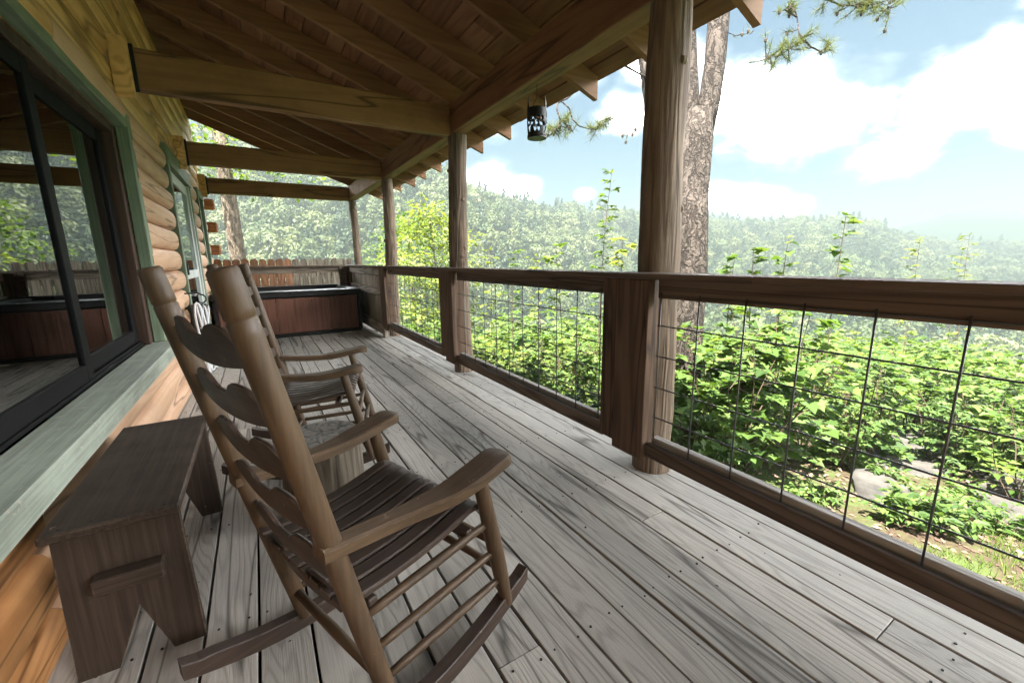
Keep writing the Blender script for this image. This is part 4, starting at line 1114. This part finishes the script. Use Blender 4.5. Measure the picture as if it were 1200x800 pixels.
# slim tall saplings whose tips rise over the cap
def sapling_mesh(seed, H, mat, shape, ls, tw, lpt, rad, ls0=.3):
    return plant_mesh(seed, H, rad, 1, ls*1.15, shape, mat, int(tw*1.5), lpt+1, .06, ls0, 'sapling', .4, .012)
def sap(px, ptop, depth, seed, mat, shape, ls, tw, lpt, rad, lab, ls0=.3):
    top = at(px, ptop, depth); g = ground(top.x, top.y)
    plant('sapling', sapling_mesh(seed, top.z-g, mat, shape, ls, tw, lpt, rad, ls0), lab, 'sapling', (top.x, top.y, g), 0, 1)
sap(703, 208, 7.0, 31, 'leaf_bright', 'oval', .10, 26, 6, .40, 'tallest slim sapling, its small-leaved tip far above the rail left of the nearest log post', .35)
sap(990, 258, 5.2, 32, 'leaf_maple', 'maple', .12, 15, 2, .24, 'slim sapling with lobed leaves rising highest over the right part of the rail', .4)
sap(928, 284, 5.0, 33, 'leaf_maple', 'maple', .11, 13, 2, .20, 'thin sapling just right of the pine trunk with a few leaves over the rail', .4)
sap(895, 298, 5.4, 34, 'leaf_bright', 'maple', .12, 12, 3, .22, 'short sapling whose leaves just clear the rail beside the pine trunk', .4)
sap(1085, 283, 9.5, 35, 'leaf_yellow', 'oval', .09, 18, 6, .5, 'feathery pale sapling leaning above the far right of the rail', .4)
sap(1160, 278, 10.0, 36, 'leaf_yellow', 'oval', .09, 18, 6, .6, 'pale loose sapling at the right edge, above the rail', .4)
sap(735, 285, 6.5, 37, 'leaf_yellow', 'maple', .13, 14, 5, .5, 'broad-leaved yellow-green sapling close behind the nearest log post', .4)
sap(665, 292, 6.8, 38, 'leaf_bright', 'oval', .11, 16, 6, .55, 'leafy sapling top left of the tallest sapling, barely over the rail', .4)

sap(600, 300, 7.5, 39, 'leaf_bright', 'oval', .10, 14, 6, .55, 'bushy sapling seen just above the rail midway between the two nearest log posts', .4)
sap(640, 303, 8.5, 40, 'leaf_yellow', 'oval', .10, 14, 6, .6, 'yellowish sapling right of the bushy one, barely above the middle of the rail', .4)
sap(575, 296, 9.5, 41, 'leaf_yellow', 'oval', .10, 15, 6, .6, 'pale sapling just right of the second log post, over the rail', .4)
sap(860, 305, 6.0, 42, 'leaf_maple', 'maple', .13, 12, 4, .35, 'low broad-leaved sapling between the pine trunk and the first slim one', .4)
sap(1130, 300, 11.0, 43, 'leaf_bright', 'oval', .10, 15, 6, .7, 'bushy pale sapling filling the gap between the two feathery ones at far right', .4)
# low plants, rocks, grass on the open patch at the right
lows = [(4.35, .75), (4.5, .98), (4.2, .95), (4.72, .72), (5.1, 1.35), (4.9, .55), (4.0, 1.45), (5.5, .9), (3.7, 1.5), (5.2, .25)]
lowlab = ['low leafy plant just in front of the dark-edged flat slab', 'low leafy plant touching the right end of the flat slab', 'low leafy plant on bare dirt, nearest the railing below the slab',
 'low leafy plant between the flat slab and the pale flat stone', 'low leafy plant behind the flat slab', 'low leafy plant at the near side of the pale flat stone', 'low leafy plant at the foot of the maple bush, left of the slab',
 'low leafy plant right behind the pale flat stone', 'low leafy plant half under the maple bush at the railing', 'low leafy plant in the grass at the right edge, past the last wire']
for i, (x, y) in enumerate(lows):
    plant('ground_plant', mlow[i % 2], lowlab[i], 'plant', onground((x, y), 0), rp.random()*6, rp.uniform(.7, 1.15), 'low plants around the rocks')
def rock(loc, sx, sy, sz, seed, lab, rot=0):
    mb = MB(); nu, nv = 20, 12; rs = []
    for i in range(nv+1):
        ph_ = math.pi*i/nv-math.pi/2
        for k in range(nu):
            a = 2*math.pi*k/nu
            d = Vector((math.cos(ph_)*math.cos(a), math.cos(ph_)*math.sin(a), math.sin(ph_)))
            q = 1+.28*mnoise.noise(d*1.4+Vector((seed, 0, 0)))+.12*mnoise.noise(d*4+Vector((0, seed, 0)))+.05*mnoise.noise(d*9+Vector((0, seed, 0)))
            p = Vector((d.x*sx*q, d.y*sy*q, max(-.7, min(.62, d.z*q))*sz*1.4))
            rs.append(p)
    fs = [[i*nu+k, i*nu+(k+1) % nu, (i+1)*nu+(k+1) % nu, (i+1)*nu+k] for i in range(nv) for k in range(nu)]
    mb.add(rs, fs); me = mb.mesh('rock', MT['stone'], True)
    o = link('rock', me, None, loc); o.rotation_euler = (0, 0, rot)
    tag(o, lab, 'rock', 'rocks beyond the railing'); return o
g_ = lambda x, y, dz: (x, y, ground(x, y)+dz)
rock(g_(4.75, 1.22, .02), .42, .24, .06, 1.0, 'dark-edged flat rock slab at the bush edge, with dry leaves on it', .5)
rock(g_(6.3, 1.5, -.03), .55, .4, .13, 2.0, 'broad pale boulder half hidden by plants behind the flat slab', .2)
rock(g_(5.55, .62, .0), .40, .28, .09, 3.0, 'pale flat stone right of the low plants', 1.2)
rock(g_(7.6, 1.9, .04), .7, .5, .15, 4.0, 'largest pale rock, farthest back in the thicket', .7)
rock(g_(6.6, .55, .05), .45, .35, .12, 5.0, 'rounded pale rock near the right edge', 2.0)
gr = MB(); r = random.Random(9)
for _ in range(5200):
    x = r.gauss(4.3, .7); y = r.gauss(.35, .55)
    if x < 2.6 or mnoise.noise(Vector((x*1.3, y*1.3, 2))) < -.05: continue
    p = Vector((x, y, ground(x, y)-.005)); a = r.random()*6.28; h = r.uniform(.03, .10)
    w = Vector((math.cos(a), math.sin(a), 0))*.003; t_ = p+Vector((r.uniform(-.04, .04), r.uniform(-.04, .04), h))
    gr.add([p-w, p+w, t_], [[0, 1, 2]], 0, r.random())
tag(gr.obj('grass', MT['leaf_bright']), 'sparse short grass on the bare patch beyond the railing', 'grass', kind='stuff')
lit = MB()
for _ in range(2600):
    x = r.uniform(2.6, 7.5); y = r.uniform(-.9, 2.4); p = Vector((x, y, ground(x, y)+.006)); a = r.random()*6.28
    leaf(lit, p, Vector((math.cos(a), math.sin(a), r.uniform(-.1, .3))), Vector((r.uniform(-.4, .4), r.uniform(-.4, .4), 1)), r.uniform(.03, .075), 'two', r)
m_, t_, b_ = newmat('dry_leaf'); at2 = N(t_, 'ShaderNodeAttribute'); at2.attribute_name = 'lv'
t_.links.new(ramp(t_, at2.outputs['Fac'], [(0, (.035, .019, .011)), (.5, (.085, .05, .03)), (1, (.15, .105, .07))]), b_.inputs['Base Color']); b_.inputs['Roughness'].default_value = .8
tag(lit.obj('leaf_litter', m_), 'dry brown leaves scattered on the ground', 'leaf litter', kind='stuff')
# leaf debris and dirt specks on the deck
db = MB()
for _ in range(150):
    x = r.uniform(-.5, 1.65); y = r.uniform(.2, 6.5); a = r.random()*6.28
    leaf(db, Vector((x, y, .004)), Vector((math.cos(a), math.sin(a), .05)), Vector((r.uniform(-.3, .3), r.uniform(-.3, .3), 1)), r.uniform(.006, .018), 'two', r)
tag(db.obj('leaf_crumbs', MT['soil']), 'tiny dark leaf crumbs scattered over the deck boards', 'debris', kind='stuff')

# ---- thicket: nearest shrubs one by one, the rest as one mass
r = random.Random(33); spots = []
kinds = [('leafy bright green shrub in the thicket below the railing', mb_, .46), ('yellow-green shrub in the sunlit thicket below the railing', my, .30),
         ('broad-leaved maple shrub in the thicket below the railing', mp, .24), ('dark green shrub', md, .18)]
def clear(x, y):
    if x < 2.9 and y < 9.9: return False
    if 2.3 < x < 6.0 and -2 < y < 1.75: return False
    if math.hypot(x-B.x, y-B.y) < .5: return False
    return all((x-a)**2+(y-b)**2 > .55 for a, b in spots) and all((x-q[1][0])**2+(y-q[1][1])**2 > .35 for q in near)
tries = 0
while len(spots) < 105 and tries < 20000:
    tries += 1
    az = R(r.uniform(14, 100)); d = 3.4+8.4*r.random()**.75
    x, y = d*math.sin(az), d*math.cos(az)
    if not clear(x, y): continue
    spots.append((x, y)); u = r.random()
    kk = 0 if u < .40 else (1 if u < .62 else 2 if u < .82 else 3)
    lab, ms, _ = kinds[kk]; me = ms[r.randrange(len(ms))]
    s_ = r.uniform(.65, 1.0)*(.85 if d < 6 else 1.0)
    q_ = Vector((x, y, ground(x, y)+.7*s_))-EYE; px = 600+FPX*q_.dot(RT)/q_.dot(FW)
    where = 'through the wire panel right of the pine' if px > 830 else 'beside and behind the pine trunk' if px > 765 else 'behind the wide railing board' if px > 705 else \
        'through the middle wire panel' if px > 560 else 'through the far wire panel' if px > 440 else 'beyond the privacy screen'
    deep = 'close to the deck' if d < 6 else 'midway down the thicket' if d < 9 else 'farther down the slope'
    lab = '%s %s, %s' % (('bright green shrub', 'yellow-green shrub', 'broad-leaved maple shrub', 'dark green shrub')[kk], deep, where)
    plant('shrub', me, lab, 'shrub', onground((x, y)), r.random()*6.28, s_, ['bright green shrubs of the thicket', 'yellow-green shrubs of the thicket', 'maple shrubs of the thicket', 'dark green shrubs of the thicket'][kk])

def gn_scatter(name, pts, scales, sources, mat_dummy, label, cat):
    """one object of kind stuff: points carrying joined copies of a few source meshes"""
    me = bpy.data.meshes.new(name); me.from_pydata(pts, [], [])
    a = me.attributes.new('sc', 'FLOAT', 'POINT'); a.data.foreach_set('value', scales)
    rr_ = random.Random(len(pts)); a = me.attributes.new('ro', 'FLOAT', 'POINT'); a.data.foreach_set('value', [rr_.random()*6.28 for _ in pts])
    o = bpy.data.objects.new(name, me); C.objects.link(o)
    col = bpy.data.collections.new(name+'_sources')
    for i, ms in enumerate(sources):
        so_ = bpy.data.objects.new(name+'_source', ms); col.objects.link(so_)
    g = bpy.data.node_groups.new(name, 'GeometryNodeTree')
    g.interface.new_socket('Geometry', in_out='INPUT', socket_type='NodeSocketGeometry')
    g.interface.new_socket('Geometry', in_out='OUTPUT', socket_type='NodeSocketGeometry')
    gi = g.nodes.new('NodeGroupInput'); gout = g.nodes.new('NodeGroupOutput')
    ci = g.nodes.new('GeometryNodeCollectionInfo'); ci.inputs['Collection'].default_value = col
    ci.inputs['Separate Children'].default_value = True; ci.inputs['Reset Children'].default_value = True
    ip = g.nodes.new('GeometryNodeInstanceOnPoints'); ip.inputs['Pick Instance'].default_value = True
    na_ = g.nodes.new('GeometryNodeInputNamedAttribute'); na_.data_type = 'FLOAT'; na_.inputs['Name'].default_value = 'sc'
    nb = g.nodes.new('GeometryNodeInputNamedAttribute'); nb.data_type = 'FLOAT'; nb.inputs['Name'].default_value = 'ro'
    cx = g.nodes.new('ShaderNodeCombineXYZ'); g.links.new(nb.outputs[0], cx.inputs[2])
    g.links.new(gi.outputs[0], ip.inputs['Points']); g.links.new(ci.outputs[0], ip.inputs['Instance'])
    g.links.new(cx.outputs[0], ip.inputs['Rotation']); g.links.new(na_.outputs[0], ip.inputs['Scale'])
    g.links.new(ip.outputs[0], gout.inputs[0])
    md_ = o.modifiers.new('scatter', 'NODES'); md_.node_group = g
    tag(o, label, cat, kind='stuff'); return o

pts = []; scs = []
for _ in range(2400):
    az = R(r.uniform(6, 104)); d = 10.5+34*r.random()**.75
    x, y = d*math.sin(az), d*math.cos(az)
    if x < 3: continue
    pts.append(onground((x, y), -.1)); scs.append(r.uniform(.75, 1.35)*(1+d*.012))
gn_scatter('undergrowth', pts, scs, [m[1] for m in mb_+my+md+[mp[0]]], None, 'dense leafy thicket covering the slope down to the valley', 'undergrowth')

# ================================================================== TREES THAT STAND APART
tm = [tree_mesh(200, 9, 2.2, 6, 90, .26, 'leaf_yellow', 'palebark', .09, .03, .12, 34), tree_mesh(201, 13, 3.4, 8, 90, .34, 'leaf_bright', 'palebark', .16, .03, .25, 36),
      tree_mesh(202, 14, 3.8, 9, 95, .36, 'leaf_maple', 'palebark', .18, .03, .3, 36), tree_mesh(203, 16, 2.6, 9, 90, .32, 'leaf_farpine', 'palebark', .17, .02, .35, 40)]
def tree_at(px, ptop, depth, i, lab, rot, wid=1, name='leafy_tree', group=None):
    H0 = [9, 13, 14, 16][i]; top = at(px, ptop, depth); g = ground(top.x, top.y); s_ = (top.z-g)/(H0*1.0)
    t = tree(name, tm[i], lab, (top.x, top.y, g-.1), rot, s_, group); t.scale = (s_*wid, s_*wid, s_)
tree_at(506, 222, 17, 0, 'yellow-green young tree seen between the second and third log posts', 0, 1.0)
tree_at(478, 235, 26, 1, 'green tree seen just right of the third log post', 1, .9)
q = at(272, 250, 12.5); gz = ground(q.x, q.y)
pt = thing('pale_tree', 'tree with a pale patchy trunk standing behind the picket fence', 'tree', (q.x, q.y, gz))
MB().tube([(q.x, q.y, gz-.2), (q.x+.02, q.y, gz+2), (q.x, q.y, gz+4), (q.x-.04, q.y+.05, gz+6.5), (q.x, q.y, gz+10)], [.30, .235, .215, .20, .14], 20, wob=.03, seed=2).obj('trunk', MT['palebark'], pt, True)
fo = MB(); r = random.Random(77)
for k in range(26):
    c_ = Vector((q.x, q.y, gz+r.uniform(6.5, 11)))+Vector((r.gauss(0, 1.6), r.gauss(0, 1.6), 0))
    for _ in range(70):
        v = Vector((r.gauss(0, .5), r.gauss(0, .5), r.gauss(0, .3)))
        leaf(fo, c_+v, v, Vector((r.uniform(-.6, .6), r.uniform(-.6, .6), 1)), r.uniform(.12, .24), 'two', r)
o = fo.obj('crown', MT['leaf_bright'], pt); o['kind'] = 'stuff'

# ================================================================== FOREST ON THE HILLS (one mass)
def crown_mesh(seed, pine=False):
    r = random.Random(seed); fo = MB(); lumps = []
    if pine:
        for k in range(16):
            t = k/15; a = r.random()*6.28; w = 2.1*(1-t)**.8+.35
            lumps.append((Vector((math.cos(a)*w*.6, math.sin(a)*w*.6, 4+8*t)), w*.55, .45))
    else:
        for k in range(13):
            a = r.random()*6.28; q = r.random()**.5*2.5
            lumps.append((Vector((math.cos(a)*q, math.sin(a)*q, 6.2+2.6*(1-(q/2.7)**2)+r.uniform(-1.4, .5))), r.uniform(1.0, 1.7), .8))
        lumps.append((Vector((0, 0, 4.5)), 2.4, 1.0))
    for c_, rad_, sq in lumps:
        n = int(26*rad_) if not pine else 22
        lvb = r.uniform(.1, .75)
        for _ in range(n):
            v = Vector((r.gauss(0, 1), r.gauss(0, 1), r.gauss(.25, 1))).normalized()
            p = c_+Vector((v.x*rad_, v.y*rad_, v.z*rad_*sq))*r.uniform(.8, 1.08)
            up = (v+Vector((r.uniform(-.5, .5), r.uniform(-.5, .5), r.uniform(-.2, .6)))).normalized()
            d = up.cross(Vector((r.uniform(-1, 1), r.uniform(-1, 1), r.uniform(-1, 1))))
            s_ = r.uniform(.45, .85)
            leaf(fo, p-d.normalized()*s_*.5, d, up, s_*1.25, 'two', r, min(1, max(0, lvb+r.uniform(-.2, .25))))
    fo.tube([(0, 0, -2), (0, 0, 6)], [.22, .12], 5, cap=False, lv=.02)
    return fo.mesh('far_pine' if pine else 'far_tree', MT['leaf_farpine' if pine else 'leaf_far'])
srcs = [crown_mesh(300+i) for i in range(7)]+[crown_mesh(310+i, True) for i in range(2)]
def forest(n, az0, az1, f0, f1, seed, pine_bias):
    r = random.Random(seed); P_, S_ = [], []
    while len(P_) < n:
        az = r.uniform(az0, az1); Rr = float(np.interp(az, AZK, RDK)); f = math.sqrt(r.uniform(f0*f0, f1*f1)); d = Rr*f
        if d < 75: continue
        a = R(az); x, y = d*math.sin(a), d*math.cos(a)
        P_.append((x, y, ground(x, y)-.8)); S_.append((.7+1.25*r.random()**1.6)*min(1, max(.55, d/170)))
    return P_, S_
p1, s1 = forest(7500, -22, 98, .22, 1.08, 1, 0)
gn_scatter('forest', p1, s1, srcs, None, 'dense mixed forest covering the hillsides across the valley', 'forest')

# ================================================================== HAZE
zs_ = [v.co.z for v in go.data.vertices]
ztop_ = max(v.co.z for v in bpy.data.objects['mountain'].data.vertices)
print('tops', ztop_, max(z+12.5*s for (x, y, z), s in zip(p1, s1)), max(zs_))
ztop_ = max(ztop_, max(z+12.5*s for (x, y, z), s in zip(p1, s1)), max(zs_))+1.5
hz = MB(); X0 = 2600
hz.box(-X0, X0, -X0, X0, min(zs_+[-46])-1.0, ztop_, .2)
hm = bpy.data.materials.new('haze'); hm.use_nodes = True; t = hm.node_tree; t.nodes.clear()
pv = N(t, 'ShaderNodeVolumePrincipled'); pv.inputs['Density'].default_value = .0022; pv.inputs['Color'].default_value = (.172, .200, .206, 1); pv.inputs['Anisotropy'].default_value = .3
ho = N(t, 'ShaderNodeOutputMaterial'); t.links.new(pv.outputs[0], ho.inputs['Volume'])
tag(hz.obj('haze', hm), 'pale summer haze over the valley', kind='stuff')
